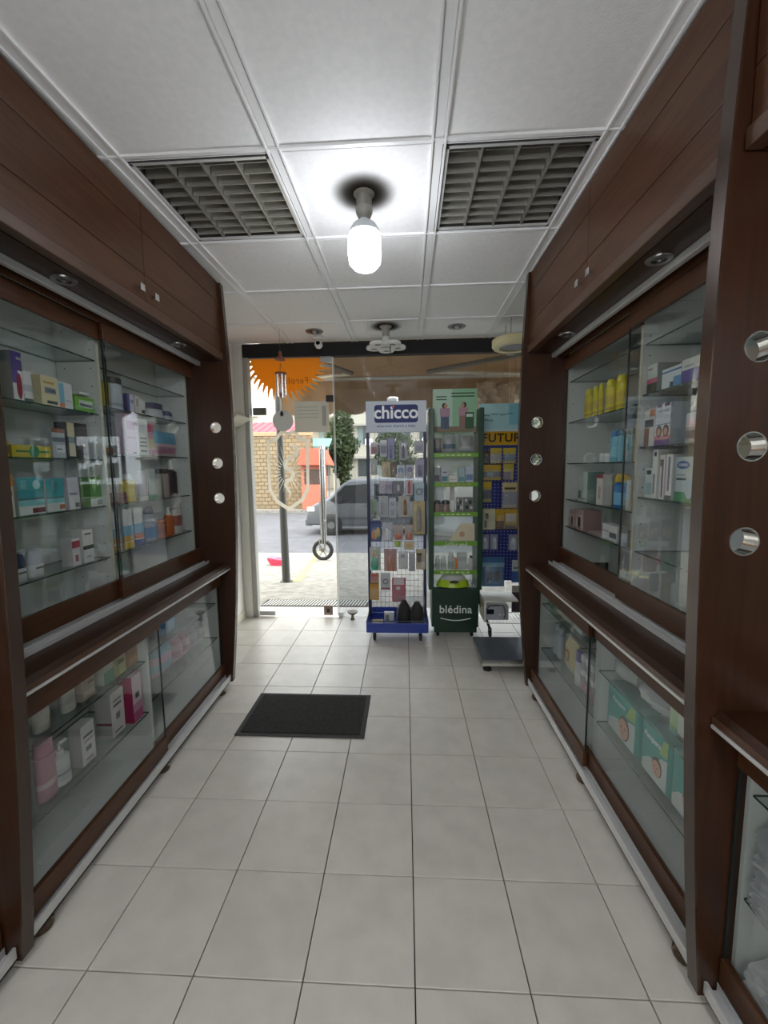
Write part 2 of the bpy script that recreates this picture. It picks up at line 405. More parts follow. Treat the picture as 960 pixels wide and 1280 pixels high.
    for u in ([.12, L*.5, L-.14]):
        f = MB().lathe([(.03, 0), (.034, .006), (.034, .02), (.02, .03), (.02, .036)], (s*.125, u, 0), 14)
        f.build('foot', plain('#5a4a38', .35, .6), root, smooth=True)
        MB().lathe([(.03, 0), (.034, .006), (.034, .02), (.02, .03), (.02, .036)], (s*(dep-.06), u, 0), 14).build('foot', plain('#5a4a38', .35, .6), root, smooth=True)
    M_ = Matrix.Translation(loc) @ Matrix.Rotation(rz, 4, 'Z')
    return dict(root=root, s=s, M=M_, I=M_.inverted(), rz=rz, dep=dep)
LRZ = .027
CR_ = cabinet(1, (.722, 1.05, 0), 0, 1.69, .60, 'dark brown display cabinet with glass doors, right side of the aisle, yellow bottles inside',
              ([2.005, 1.795, 1.576, 1.36, 1.12], [2.012, 1.765, 1.515, 1.29, 1.12]), ([.562, .313], [.61, .31]), front='nf')
CL_ = cabinet(-1, (-1.079, 1.05, 0), LRZ, 1.69, .495, 'dark brown display cabinet with glass doors, left side of the aisle, teal boxes inside',
              ([1.995, 1.757, 1.552, 1.338, 1.096], [1.972, 1.80, 1.58, 1.335, 1.10]), ([.578, .318], [.60, .36]), front='fn')
def off(C, u): return tuple(C['M'] @ Vector((0, u, 0)))
CRN = cabinet(1, off(CR_, -1.69), 0, 1.688, .60, 'dark brown display cabinet nearest the camera on the right, clear plastic bags inside',
              ([1.9, 1.5, 1.15], [1.9, 1.5, 1.15]), ([.56, .3], [.655, .36]), far_panel=False)
CLN = cabinet(-1, off(CL_, -1.69), LRZ, 1.688, .495, 'dark brown display cabinet nearest the camera on the left, mostly out of view',
              ([1.9, 1.5, 1.15], [1.9, 1.5, 1.15]), ([.56, .3], [.56, .3]), far_panel=False)

# ------------------------------------------------------------------ ceiling fittings
def louvre(cx, cy, label):
    x, y = cg(cx, cy)
    t = thing('louvre_light', label, 'ceiling light', (x, y, ZC), CR, 'louvred ceiling lights')
    a = GX/2-.03
    MB().box(-a, a, -a, a, .165, .17).box(-a, -a+.002, -a, a, 0, .165).box(a-.002, a, -a, a, 0, .165).box(-a, a, -a, -a+.002, 0, .165).box(-a, a, a-.002, a, 0, .165).build('housing', plain('#4d4a44', .5, .2), t)
    f = MB()
    for q in ((-a, -a+.012, -a, a), (a-.012, a, -a, a), (-a, a, -a, -a+.012), (-a, a, a-.012, a)): f.box(*q, -.003, .006)
    f.build('frame', ALUW, t)
    for k in (-1, 0, 1):
        xx = k*a/2
        MB().prism([(xx-.003, 0), (xx+.003, 0), (xx+.012, .06), (xx-.012, .06)], -a+.013, a-.013, 'y').build('long_blade', LOUV, t)
    lam = MB()
    for k in range(4):
        x0, x1 = -a+.012+k*a/2*.985, -a+k*a/2*.985+a/2-.006
        n = 6
        pts = []
        for i in range(n+1):
            q = i/n; pts.append((x0+(x1-x0)*q, .006))
        v = []; fc = []
        for px_, pz in pts: v += [(px_, -.002, pz), (px_, .002, pz), (px_, .011, .058), (px_, -.011, .058)]
        for i in range(n):
            for j in range(4): fc.append((i*4+j, i*4+(j+1) % 4, i*4+4+(j+1) % 4, i*4+4+j))
        lam.add(v, fc)
    lm = lam.mesh('cross_blade', LOUV)
    for k in range(9):
        link('cross_blade', lm, t, (0, -a+.04+k*(2*a-.08)/8, 0))
    for xx in (-a*.55, 0, a*.55):
        MB().tube([(xx, -a+.02, .12), (xx, a-.02, .12)], .013, 10).build('fluorescent_tube', plain('#c9c9c2', .3), t, smooth=True)
louvre(CX0+GX*.5, CY0+GX*.5, 'square louvred metal ceiling light, unlit, left of the glowing bulb')
louvre(CX0+GX*2.5, CY0+GX*.5, 'square louvred metal ceiling light, unlit, right of the glowing bulb')
def bulb(x, y, label, drop=0., st=None):
    t = thing('ceiling_bulb' if not drop else 'added_fill_bulb', label, 'light bulb', (x, y, ZC-drop))
    if drop: MB().tube([(0, 0, -.001), (0, 0, drop)], .004, 6).build('cord', WHITE, t)
    MB().lathe([(0, 0), (.045, 0), (.045, -.004), (.034, -.012), (.034, -.055), (.038, -.06), (.036, -.078), (.026, -.1), (.021, -.105), (0, -.105)][::-1], n=24).build('lamp_holder', plain('#8d8b82', .35), t, smooth=True)
    MB().lathe([(.02, -.1), (.022, -.112), (.05, -.128), (.064, -.15), (.066, -.165), (0, -.165)][::-1], n=28).build('bulb_base', plain('#c9cfd2', .4), t, smooth=True)
    MB().lathe([(.066, -.165), (.0715, -.185), (.0725, -.25), (.068, -.285), (.05, -.305), (.02, -.313), (0, -.314)][::-1], n=32).build('bulb_globe', emit('#f6f8ff', st or BULB), t, smooth=True)
    return t
bulb(-.172, 1.935, 'glowing white bulb in a ceiling lamp holder between the two louvred lights')
for x_, y_, lb in ((-.75, -.55, 'added fill bulb out of view behind the camera, near left of four'), (.42, -.55, 'added fill bulb out of view behind the camera, near right of four'), (-.75, -2.1, 'added fill bulb out of view by the back wall, left of two'), (.42, -2.1, 'added fill bulb out of view by the back wall, right of two')):
    bulb(x_, y_, lb, .42, FILL)  # unseen pendants, added to brighten the interior
# soot ring on the panel round the bulb
def soot(x, y, R, name='soot_stain'):
    m, n, o = nt('soot'); L = n.links.new
    tc = n.nodes.new('ShaderNodeTexCoord'); vl = n.nodes.new('ShaderNodeVectorMath'); vl.operation = 'LENGTH'; L(tc.outputs['Object'], vl.inputs[0])
    mr = n.nodes.new('ShaderNodeMapRange'); mr.inputs['From Min'].default_value = R*.2; mr.inputs['From Max'].default_value = R; mr.inputs['To Min'].default_value = .75; mr.inputs['To Max'].default_value = 0
    mr.interpolation_type = 'SMOOTHSTEP'
    L(vl.outputs['Value'], mr.inputs[0])
    d = n.nodes.new('ShaderNodeBsdfDiffuse'); d.inputs[0].default_value = (*rgb('#3a352c'), 1); t = n.nodes.new('ShaderNodeBsdfTransparent')
    mx = n.nodes.new('ShaderNodeMixShader'); L(mr.outputs[0], mx.inputs[0]); L(t.outputs[0], mx.inputs[1]); L(d.outputs[0], mx.inputs[2]); L(mx.outputs[0], o.inputs[0])
    me = MB().lathe([(R, -.0012), (R, -.0006)], n=32).mesh(name, m)
    return link(name, me, ce, (x, y, ZC))
soot(-.172, 1.935, .15); soot(-.158, 3.646, .15)
def downlight(x, y, label):
    t = thing('downlight', label, 'downlight', (x, y, ZC), 0, 'recessed ceiling downlights')
    MB().lathe([(.045, -.004), (.072, -.006), (.078, -.001), (.078, .0), (.05, .0), (.045, -.004)], n=28).build('trim_ring', STEEL, t, smooth=True)
    MB().lathe([(0, -.0035), (.0455, -.0035), (.0455, -.001)], n=24).build('reflector', plain('#4a4843', .3, .5), t, smooth=True)
    MB().lathe([(0, -.022), (.012, -.02), (.02, -.0035)], n=16).build('lamp', plain('#b9b6a8', .25), t, smooth=True)
downlight(-.778, 3.717, 'round recessed ceiling downlight above the dome camera and the orange sun sticker')
downlight(.442, 3.697, 'round recessed ceiling downlight above the green product stand')
t = thing('petal_lamp', 'unlit white ceiling lamp with folding round petals, above the blue wire stand', 'lamp', (-.158, 3.646, ZC))
MB().lathe([(0, 0), (.05, 0), (.05, -.005), (.035, -.012), (.03, -.075), (.024, -.08), (0, -.08)][::-1], n=20).build('lamp_holder', plain('#a09d92', .35), t, smooth=True)
MB().lathe([(.02, -.078), (.03, -.09), (.034, -.15), (.03, -.16), (0, -.16)][::-1], n=18).build('lamp_body', plain('#d8d8d2', .4), t, smooth=True)
for i in range(5):
    a = 2*math.pi*i/5+.3
    c = (.105*math.cos(a), .105*math.sin(a), -.165)
    p = MB().lathe([(.028, -.01), (.066, -.01), (.07, 0), (.066, .012), (.03, .012), (.028, -.01)], c, 20).build('petal', plain('#deded8', .4), t, smooth=True)
    MB().lathe([(.0, -.004), (.028, -.004), (.028, .004)], c, 16).build('petal_core', plain('#6f6e68', .5), p)
    MB().tube([(0, 0, -.155), (.045*math.cos(a), .045*math.sin(a), -.162)], .01, 6).build('hinge', plain('#b9b9b3', .4), p)
MB().tube([(.04, -.06, -.17), (.04, -.06, -.24)], .004, 6).build('stalk', BLACK, t)
t = thing('dome_camera', 'small white security camera with a black lens under the ceiling', 'security camera', (-.772, 3.86, ZC))
MB().lathe([(0, -.03), (.035, -.03), (.045, -.02), (.045, 0), (0, 0)], n=20).build('mount', plain('#d8d8d4', .4), t, smooth=True)
MB().tube([(0, 0, -.03), (0, 0, -.05)], .016, 10).build('neck', plain('#d8d8d4', .4), t)
bd = MB().lathe([(0, -.034), (.022, -.03), (.034, -.012), (.036, .008), (.03, .026), (0, .034)], n=20).build('camera_head', plain('#e4e4e0', .35), t, smooth=True, loc=(0, -.005, -.075), rot=(1.25, 0, 0))
MB().lathe([(0, .037), (.018, .035), (.02, .028), (.0, .02)], n=18).build('lens', plain('#0c0d10', .1), bd, smooth=True)
t = thing('round_ceiling_lamp', 'round cream rimmed ceiling lamp half hidden by the right cabinet', 'lamp', (.90, 3.6, ZC))
MB().lathe([(.12, -.215), (.165, -.215), (.178, -.2), (.178, -.15), (.16, -.14), (.12, -.15), (.12, -.215)], n=36).build('rim', plain('#d9d0a4', .5), t, smooth=True)
MB().lathe([(0, -.205), (.12, -.205), (.12, -.15), (0, -.15)], n=30).build('diffuser', plain('#6d7076', .4), t, smooth=True)
for a in (0, 2.1, 4.2): MB().tube([(.1*math.cos(a), .1*math.sin(a), -.15), (.1*math.cos(a), .1*math.sin(a), -.002)], .003, 6).build('hanger', STEEL, t)

# ------------------------------------------------------------------ goods: builders (local frame: front face at y=0 facing -y, x to the viewer's right)
def pl(c, r=.4): return c if hasattr(c, 'node_tree') else plain(c, r)
def deco(t, w, h, decals, d=None):
    for q in decals:
        a0, a1, b0, b1, c = q[:5]; face = q[5] if len(q) > 5 else 'f'
        nm = q[6] if len(q) > 6 else 'printed_patch'
        if face == 'f': bx(nm, pl(c), t, -w/2+a0*w, -w/2+a1*w, -.0007, .0002, b0*h, b1*h)
        elif face == 'r': bx(nm, pl(c), t, w/2-.0002, w/2+.0007, a0*d, a1*d, b0*h, b1*h)
        elif face == 'l': bx(nm, pl(c), t, -w/2-.0007, -w/2+.0002, a0*d, a1*d, b0*h, b1*h)
        elif face == 't': bx(nm, pl(c), t, -w/2+a0*w, -w/2+a1*w, b0*d, b1*d, h-.0002, h+.0007)
def spot(t, w, h, cx, cz, r, c, sy=1., nm='printed_spot', k=1):
    m = MB().lathe([(r*w, -.0008-.0002*k), (r*w, .0002)], (-w/2+cx*w, 0, cz*h), 18, ax='y', sy=sy)
    return m.build(nm, pl(c), t)
def carton(t, w, d, h, c, decals=(), side=None):
    MB().box(-w/2, w/2, 0, d, 0, h).build('carton', pl(c), t, bevel=.0012, seg=1)
    if side: deco(t, w, h, [(0, 1, 0, 1, side, 'l', 'side_panel'), (0, 1, 0, 1, side, 'r', 'side_panel')], d)
    deco(t, w, h, decals, d)
def bottle(t, w, d, h, c, cap='#e8e8e4', capf=.16, sh=.12, neck=.5, capr=.55, lab=None, flat_=.7, nozzle=None, pump=None, dome=False):
    r = w/2; hb = h*(1-capf)
    pr = [(0, 0), (r*.9, 0), (r, h*.025), (r, hb*(1-sh)), (r*.93, hb*(1-sh*.55)), (r*neck*1.2, hb*(1-sh*.1)), (r*neck, hb), (0, hb)]
    MB().lathe(pr, (0, r*flat_, 0), 20, sy=flat_).build('bottle_body', pl(c, .3), t, smooth=True)
    cr_ = r*capr
    cp_ = [(0, hb), (cr_, hb), (cr_, h*.985 if not dome else hb+(h-hb)*.45), (cr_*(.9 if not dome else .75), h if not dome else hb+(h-hb)*.85), (0, h)]
    MB().lathe(cp_, (0, r*flat_, 0), 18, sy=flat_ if capr > .8 else 1).build('cap', pl(cap, .35), t, smooth=True)
    if nozzle: MB().lathe([(cr_*.8, h-.001), (cr_*.55, h+nozzle*.4), (cr_*.3, h+nozzle), (0, h+nozzle)], (0, r*flat_, 0), 12).build('nozzle', pl('#e6e4dd'), t, smooth=True)
    if pump:
        MB().tube([(0, r*flat_, h), (0, r*flat_, h+pump)], r*.14, 8).tube([(-.0*r, r*flat_, h+pump), (r*.95, r*flat_, h+pump*.9)], r*.2, 8).build('pump_head', pl(cap), t, smooth=True)
    for b0, b1, lc in (lab or ()):
        MB().lathe([(r*1.006, hb*b0), (r*1.006, hb*b1)], (0, r*flat_, 0), 20, sy=flat_).build('wrap_label', pl(lc), t, smooth=True)
def tube_(t, w, d, h, c, cap='#e8e8e4', capf=.14, lab=(), capw=.8):
    r = w/2; hb = h*capf; n = 16; lv = 7
    v = []; f = []
    for j in range(lv):
        q = j/(lv-1); z = hb+(h-hb)*q; dx = r*(.86+.14*q); dy = min(r, .018)*(1-q)**.7*.9+.0012
        for i in range(n):
            a = 2*math.pi*i/n; v.append((dx*math.cos(a), .018+dy*math.sin(a), z))
    for j in range(lv-1):
        for i in range(n): f.append((j*n+i, j*n+(i+1) % n, (j+1)*n+(i+1) % n, (j+1)*n+i))
    f += [tuple(range(n))[::-1], tuple(range((lv-1)*n, lv*n))]
    MB().add(v, f).build('tube_body', pl(c, .3), t, smooth=True)
    MB().lathe([(0, 0), (r*capw, 0), (r*capw, hb*.95), (r*capw*.9, hb*1.02), (0, hb*1.02)], (0, .018, 0), 16, sy=min(1, .018/(r*capw))).build('cap', pl(cap), t, smooth=True)
    for b0, b1, lc in lab:
        v = []; f = []
        for j in range(4):
            q = b0+(b1-b0)*j/3; z = hb+(h-hb)*q; dx = r*(.86+.14*q)*1.01; dy = min(r, .018)*(1-q)**.7*.9+.0018
            for i in range(n):
                a = 2*math.pi*i/n; v.append((dx*math.cos(a), .018+dy*math.sin(a), z))
        for j in range(3):
            for i in range(n): f.append((j*n+i, j*n+(i+1) % n, (j+1)*n+(i+1) % n, (j+1)*n+i))
        MB().add(v, f).build('printed_band', pl(lc), t, smooth=True)
def pillow_mesh(w, d, h, crim=.1, n=9, seed=0, wr=.0, pw=(4, 3.2)):
    rd = random.Random(seed); v = []; f = []
    for side in (0, 1):
        for j in range(n):
            for i in range(n):
                a, b = i/(n-1), j/(n-1)
                k = (1-abs(2*a-1)**pw[0])*(1-abs(2*b-1)**pw[1])
                yy = d/2*(1-k) if side == 0 else d-d/2*(1-k)
                if 0 < i < n-1 and 0 < j < n-1: yy += rd.uniform(-wr, wr)
                v.append((-w/2+a*w*(1), yy, b*h))
    for side in (0, 1):
        o_ = side*n*n
        for j in range(n-1):
            for i in range(n-1): f.append((o_+j*n+i, o_+j*n+i+1, o_+(j+1)*n+i+1, o_+(j+1)*n+i))
    return v, f
def softpack(t, w, d, h, c, bands=(), seed=0, wr=.002, nm='pouch', n=9, pw=(4, 3.2), smooth=True):
    v, f = pillow_mesh(w, d, h, n=n, seed=seed, wr=wr, pw=pw)
    cols = [c]+[b[2] for b in bands]; m = MB(); m.v = v; m.f = f
    for q in f:
        zc = sum(v[i][2] for i in q)/4/h; mi = 0
        for k, b in enumerate(bands):
            if b[0] <= zc < b[1]: mi = k+1
        m.m.append(mi)
    m.build(nm, [pl(x, .35) for x in cols], t, smooth=smooth)
KIND = dict(carton=carton, bottle=bottle, tube=tube_, softpack=softpack)
def goods(C, z, px0, px1, ytop, kind, label, name, cat, *a, w=.31, d=.05, group=None, hh=None, yb=None, **k):
    s = C['s']
    def hit(px, py):
        p = C['I'] @ CAM; q = C['I'].to_3x3() @ ray(px, py); tt = (s*w-p.x)/q.x; return p+q*tt
    ym = (ytop + (yb if yb else ytop+40))/2
    ua, ub = hit(px0, ym).y, hit(px1, ym).y
    hgt = hh or max(.012, hit((px0+px1)/2, ytop).z - z)
    lo_, hi_ = (.054, .829) if (ua+ub)/2 < .84 else (.851, 1.637)
    ua, ub = max(lo_, min(ua, ub)), min(hi_, max(ua, ub))
    if ub-ua < .03 and ua == lo_: ub = ua+.04
    wid = abs(ua-ub); uc = (ua+ub)/2
    loc = C['M'] @ Vector((s*w, uc, z+.0004))
    t = thing(name, label, cat, loc, C['rz']+(math.pi/2 if s < 0 else -math.pi/2), group)
    if kind == 'bottle': KIND[kind](t, wid, d, hgt, *a, **k)
    elif kind == 'tube': KIND[kind](t, wid, d, hgt, *a, **k)
    else: KIND[kind](t, wid, d, hgt, *a, **k)
    return t, wid, hgt
def box_(C, z, px0, px1, yt, label, c, decals=(), name='medicine_box', cat='box', side=None, **k):
    return goods(C, z, px0, px1, yt, 'carton', label, name, cat, c, decals, side, **k)
def bot_(C, z, px0, px1, yt, label, c, name='bottle', cat='bottle', **k):
    return goods(C, z, px0, px1, yt, 'bottle', label, name, cat, c, **k)
def tub_(C, z, px0, px1, yt, label, c, name='cream_tube', cat='tube', **k):
    return goods(C, z, px0, px1, yt, 'tube', label, name, cat, c, **k)

# ------------------------------------------------------------------ left cabinet, near bay
L = CL_; z = 1.757
t, w, h = box_(L, z, 14, 27, 440, 'white toothbrush box with purple top and crimson oval, top row of the left cabinet', '#dcdcdc',
     [(0, 1, .62, 1, '#4a3a86'), (0, .55, .35, .62, '#5a4a98'), (.5, 1, .84, .9, '#e4e4ea')], side='#8f9494', d=.05)
spot(t, w, h, .62, .3, .26, '#8c1c3c', sy=4.2)
tub_(L, z, 28, 46, 464, 'silvery white cream tube standing beside the purple topped box', '#d4d6d6', cap='#5a5e60', capf=.12, lab=[(.25, .5, '#b4bac0')])
box_(L, z, 52, 72.5, 471, 'cream box with a dark blue band on the top row of the left cabinet', '#d8cda6', [(.2, .85, .42, .62, '#8294a8'), (.3, .85, .47, .56, '#3c5078'), (.3, .9, .08, .18, '#2c3640'), (.15, .8, .74, .82, '#b89a50')], d=.06)
box_(L, z, 73.5, 91, 479, 'white box with a light blue stripe and orange foot beside the cream box', '#d5dadb', [(.05, .4, .2, .95, '#7ab4cc'), (.05, .4, .02, .2, '#d08060'), (.5, .9, .3, .34, '#a0a8a8')], d=.05)
box_(L, z, 95, 118, 497, 'small green box with a dark blue wave at the end of its shelf', '#6fae3a', [(.2, .92, .3, .78, '#c4d6c8'), (.25, .9, .36, .55, '#26385c')], d=.07)
box_(L, z+.079, 101, 119, 490, 'thin white box lying on the small green box', '#dfe3e2', d=.06, hh=.012, w=.33)
z = 1.552
box_(L, z, 3, 13, 551, 'yellow and brown box at the near end of the second shelf', '#c9a52c', [(0, 1, .2, .75, '#7a6a30')], d=.05)
t, w, h = box_(L, z, 16, 65, 557, 'long yellow box with a green cross print lying on the second shelf', '#c4b52e', [(.1, .95, .4, .56, '#2c7a48')], d=.05)
spot(t, w, h, .55, .5, .13, '#2a8a5c', k=2)
box_(L, z, 66, 82, 536, 'grey and white carton with a rust coloured top on the second shelf', '#b4bcc2', [(0, 1, .86, 1, '#96604a'), (0, 1, .55, .7, '#6a7680'), (.25, .9, .2, .45, '#dce0e2'), (.3, .7, .28, .33, '#3a4046')], d=.05)
t, w, h = box_(L, z, 83, 95, 528, 'black box showing a cream coloured tube, second shelf of the left cabinet', '#20201e', [(.15, .85, .6, .98, '#c8bf94'), (.2, .8, .42, .6, '#8ca0a6'), (.2, .85, .06, .42, '#d2cdb4')], d=.05)
box_(L, z, 96, 110, 530, 'dark brown carton standing at the end of the second shelf', '#3d2f28', [(.5, .68, .34, .42, '#c8c0b0'), (0, .35, 0, 1, '#2c221e')], d=.05)
z = 1.338
box_(L, z, 6, 17, 593, 'orange topped white carton at the near end of the third shelf', '#d8d4c6', [(0, 1, .72, 1, '#d08a34'), (.2, .8, .5, .62, '#b07838')], d=.045)
t, w, h = box_(L, z, 22, 55, 597, 'wide teal box with white lower part and dark fruit on the third shelf', '#d0d8d6', [(0, 1, .45, 1, '#3c9fa8'), (0, 1, .4, .45, '#4a6a70'), (0, 1, .24, .4, '#7cc0c2'), (.5, 1, .04, .17, '#7a3434'), (.12, .34, .7, .93, '#8accd0')], d=.06)
spot(t, w, h, .72, .8, .15, '#a4d4d4', k=2)
t, w, h = box_(L, z, 58, 80, 598, 'narrower teal box with white lower part next to the wide teal box', '#d0d8d6', [(0, 1, .45, 1, '#3c9fa8'), (0, 1, .4, .45, '#4a6a70'), (0, 1, .26, .4, '#7cc0c2'), (.7, 1, .06, .2, '#b06a44'), (.3, .6, .66, .94, '#86c8cc')], d=.06)
box_(L, z, 85.5, 99, 597, 'pale lilac carton with white foot between the teal and green boxes', '#c9cad6', [(0, 1, 0, .42, '#d6dada'), (.1, .8, .46, .52, '#7a7e90'), (.55, .95, .06, .2, '#3e4246')], d=.05)
box_(L, z, 103, 112, 622, 'little clear pack lying before the green carton', PLAST, d=.04, w=.33, name='small_pack', cat='pack')
t, w, h = box_(L, z, 113, 128, 596, 'green carton with a white foot at the end of the third shelf', '#4f8f34', [(0, 1, 0, .26, '#d8e0dc'), (.55, .95, .05, .22, '#3a4640'), (.2, .5, .6, .9, '#a2c890'), (.62, .8, .7, .84, '#c8e0bc')], d=.05)
z = 1.096
def rollon(C, z, px0, px1, yt, label, top, group=None, w=.31):
    t, wd_, h_ = goods(C, z, px0, px1, yt, 'bottle', label, 'roll_on_bottle', 'bottle', '#d2d6d8', cap=top, capf=.5, capr=1.0, neck=.9, sh=.1, flat_=.6, dome=True, w=w)
    bx('printed_label', plain('#5a6068', .5), t, -wd_*.25, wd_*.25, wd_*.5*.6-wd_*.303, wd_*.5*.6-wd_*.29, h_*.3, h_*.36)
rollon(L, z, 18, 38, 692, 'roll-on bottle with a navy cap on the lowest upper shelf', '#39415e')
rollon(L, z, 27, 40, 686, 'white capped roll-on bottle standing behind the navy capped one', '#c6ccd2', w=.36)
rollon(L, z, 40, 59, 685, 'roll-on bottle with a pale grey cap beside the navy capped one', '#c3cad2')
box_(L, z, 91, 101, 673, 'white carton with a crimson band at the top, lowest upper shelf', '#dcd8da', [(0, 1, .66, .92, '#a83a52'), (.3, .7, .15, .4, '#9a6a74')], d=.05)
box_(L, z, 93, 103, 662, 'white carton standing behind the crimson banded one', '#cfd4d3', d=.04, w=.375)
box_(L, z, 104, 117, 662, 'tall white carton with a black band, lowest upper shelf', '#dfe2e1', [(0, 1, .4, .52, '#2c2c30'), (.2, .8, .85, .9, '#505458'), (.3, .7, .15, .2, '#a0a4a4')], d=.05)
# left cabinet, far bay
z = 1.80
box_(L, z, 131, 137, 478, 'narrow yellow carton right behind the middle partition', '#c9bc2c', d=.05)
bot_(L, z, 143, 157, 470, 'grey bottle with a flat black cap, top row of the far bay', '#b2bcc4', cap='#1c1e20', capf=.2, capr=.95, neck=.9, sh=.05, flat_=.6, hh=.158, lab=[(.1, .25, '#8c969e')])
box_(L, z, 160, 168, 493, 'navy sided white carton beside the black capped bottle', '#d2d4e0', [(0, .35, 0, 1, '#4a528c'), (.5, .9, .5, .7, '#8a90b4')], d=.05, side='#464e86')
box_(L, z, 169.5, 175, 495, 'slim white carton with grey print on the far bay top row', '#d8d8d6', [(.3, .7, .4, .8, '#a89a94')], d=.05)
box_(L, z, 176, 182.5, 501, 'small white carton with a black square at its foot', '#e0e0dc', [(.25, .85, .1, .32, '#26282a')], d=.05)
bot_(L, z, 192, 210, 505, 'wide white jar with a navy lid', '#ccd2d4', cap='#343a5c', capf=.4, capr=1.02, neck=.95, sh=.04, flat_=.8, name='cream_jar', cat='jar')
bot_(L, z, 211, 219, 514, 'small jar with a rounded navy lid at the end of the row', '#c4ccd2', cap='#39406a', capf=.55, capr=1.02, neck=.95, sh=.04, flat_=.8, dome=True, name='cream_jar', cat='jar')
z = 1.58
box_(L, z, 137.5, 144, 560, 'tiny orange carton behind the partition on the pink box row', '#c99a5c', d=.04)
box_(L, z, 157, 170.5, 518, 'tall pink carton on the second shelf of the far bay', '#d2b8cf', [(.1, .9, .62, .84, '#c08ab8'), (.1, .9, .4, .44, '#b890b0'), (.55, .85, .03, .07, '#5a3a50')], d=.05, side='#c7b4c6')
box_(L, z, 172, 185, 524, 'tall white carton with grey lettering marks beside the pink one', '#dde0de', [(.2, .8, .45, .49, '#505458'), (.2, .8, .34, .38, '#505458'), (.15, .85, .24, .28, '#606468'), (.2, .8, .1, .14, '#303438'), (.2, .7, .6, .9, '#c8ccd0')], d=.05)
bot_(L, z, 186, 195.5, 529, 'pink and yellow bottle with a magenta cap', '#c9929c', cap='#b42c5c', capf=.28, capr=.95, neck=.85, sh=.06, flat_=.7, lab=[(.3, .7, '#cfc08a'), (.05, .25, '#b06a92')])
goods(L, z, 198, 225, 540, 'softpack', 'soft pack with blue top and pink waves at the end of the pink box row', 'wipes_pack', 'pack', '#c9b0b8', [(.55, 1, '#5fa0bc'), (.1, .22, '#b4708a'), (.3, .4, '#a87c92')], d=.06)
z = 1.335
box_(L, z, 142, 160, 616, 'flat brown carton at the near end of the third far shelf', '#7a4338', [(0, 1, .45, .55, '#4a2620')], d=.06)
bot_(L, z, 161, 174, 592, 'yellow bottle with a white ball cap', '#c2ab24', cap='#dcdedc', capf=.2, capr=.55, neck=.35, sh=.1, dome=True, flat_=.8, lab=[(.3, .6, '#d2c25a')])
tub_(L, z, 177, 188, 588, 'clear lilac tube with a white cap upside down', clear((.86, .82, .9), 1.45, .5, (.72, .68, .78), .1), cap='#dcdedc', capf=.14)
tub_(L, z, 189, 199, 586, 'clear pale tube with grey print beside the lilac tube', clear((.86, .9, .88), 1.45, .45, (.68, .74, .72), .1), cap='#3f8f68', capf=.14)
bot_(L, z, 200, 206.5, 586, 'slim clear bottle with a dark brown cap', clear((.85, .83, .78), 1.45, .3, (.6, .58, .52), .05), cap='#3a2f28', capf=.16, capr=.95, neck=.8, sh=.05)
bot_(L, z, 207.5, 214, 586, 'slim pinkish bottle with a dark brown cap', clear((.88, .8, .78), 1.45, .5, (.66, .56, .54), .05), cap='#3a2f28', capf=.16, capr=.95, neck=.8, sh=.05)
bot_(L, z, 215.5, 225, 587, 'black bottle with a pointed white nozzle', '#1b1b1d', cap='#202022', capf=.05, capr=.5, neck=.6, sh=.04, nozzle=.06, lab=[(.1, .8, '#35282a')])
z = 1.10
SUNC = [('narrow white sunscreen tube with yellow foot behind the partition', 145, 154, 640, '#cf9a3a'), ('white sunscreen tube with a yellow cap at its foot', 157.5, 170, 636, '#d0b032'), ('white sunscreen tube with a navy cap at its foot', 171.5, 183, 634, '#34357a')]
for lb, a, b, yt, cc in SUNC:
    tub_(L, z, a, b, yt, lb, '#d9dcda', cap=cc, capf=.16, lab=[(.12, .5, '#7fb2cc'), (.03, .2, '#d6a840' if cc != '#34357a' else '#d0724a')], capw=.92, group='sunscreen tubes')
bot_(L, z, 187, 197, 632, 'pale spray bottle with a navy cap on the sunscreen shelf', '#c2ccd8', cap='#2c3a66', capf=.26, capr=.85, neck=.8, sh=.2, dome=True, w=.415)
t, w_, h_ = bot_(L, z, 188, 202, 648, 'clear little jug with a blue label and white handle', clear((.9, .94, .97), 1.45, .35, (.78, .84, .9), .05), cap='#e6e8e8', capf=.12, capr=.6, neck=.5, sh=.2, lab=[(.18, .72, '#4478a8')])
MB().tube([(w_*.4, w_*.35, h_*.78), (w_*.75, w_*.35, h_*.86), (w_*.78, w_*.35, h_*.55), (w_*.45, w_*.35, h_*.4)], w_*.08, 8).build('jug_handle', plain('#e2e4e4', .3), t, smooth=True)
bot_(L, z, 203, 212, 649, 'orange oil bottle with a flat cap', '#b8591e', cap='#c87a44', capf=.1, capr=.7, neck=.6, sh=.12, lab=[(.25, .7, '#a5501f')])
bot_(L, z, 212.5, 221, 643, 'orange oil bottle with a thin white nozzle', '#c2652a', cap='#d69058', capf=.08, capr=.6, neck=.6, sh=.12, nozzle=.045)
bot_(L, z, 221.5, 230.5, 629, 'white bottle with a red side label at the end of the sunscreen shelf', '#cfccc6', cap='#dcdad4', capf=.14, capr=.6, neck=.5, sh=.14, lab=[(.3, .7, '#a8645a')])

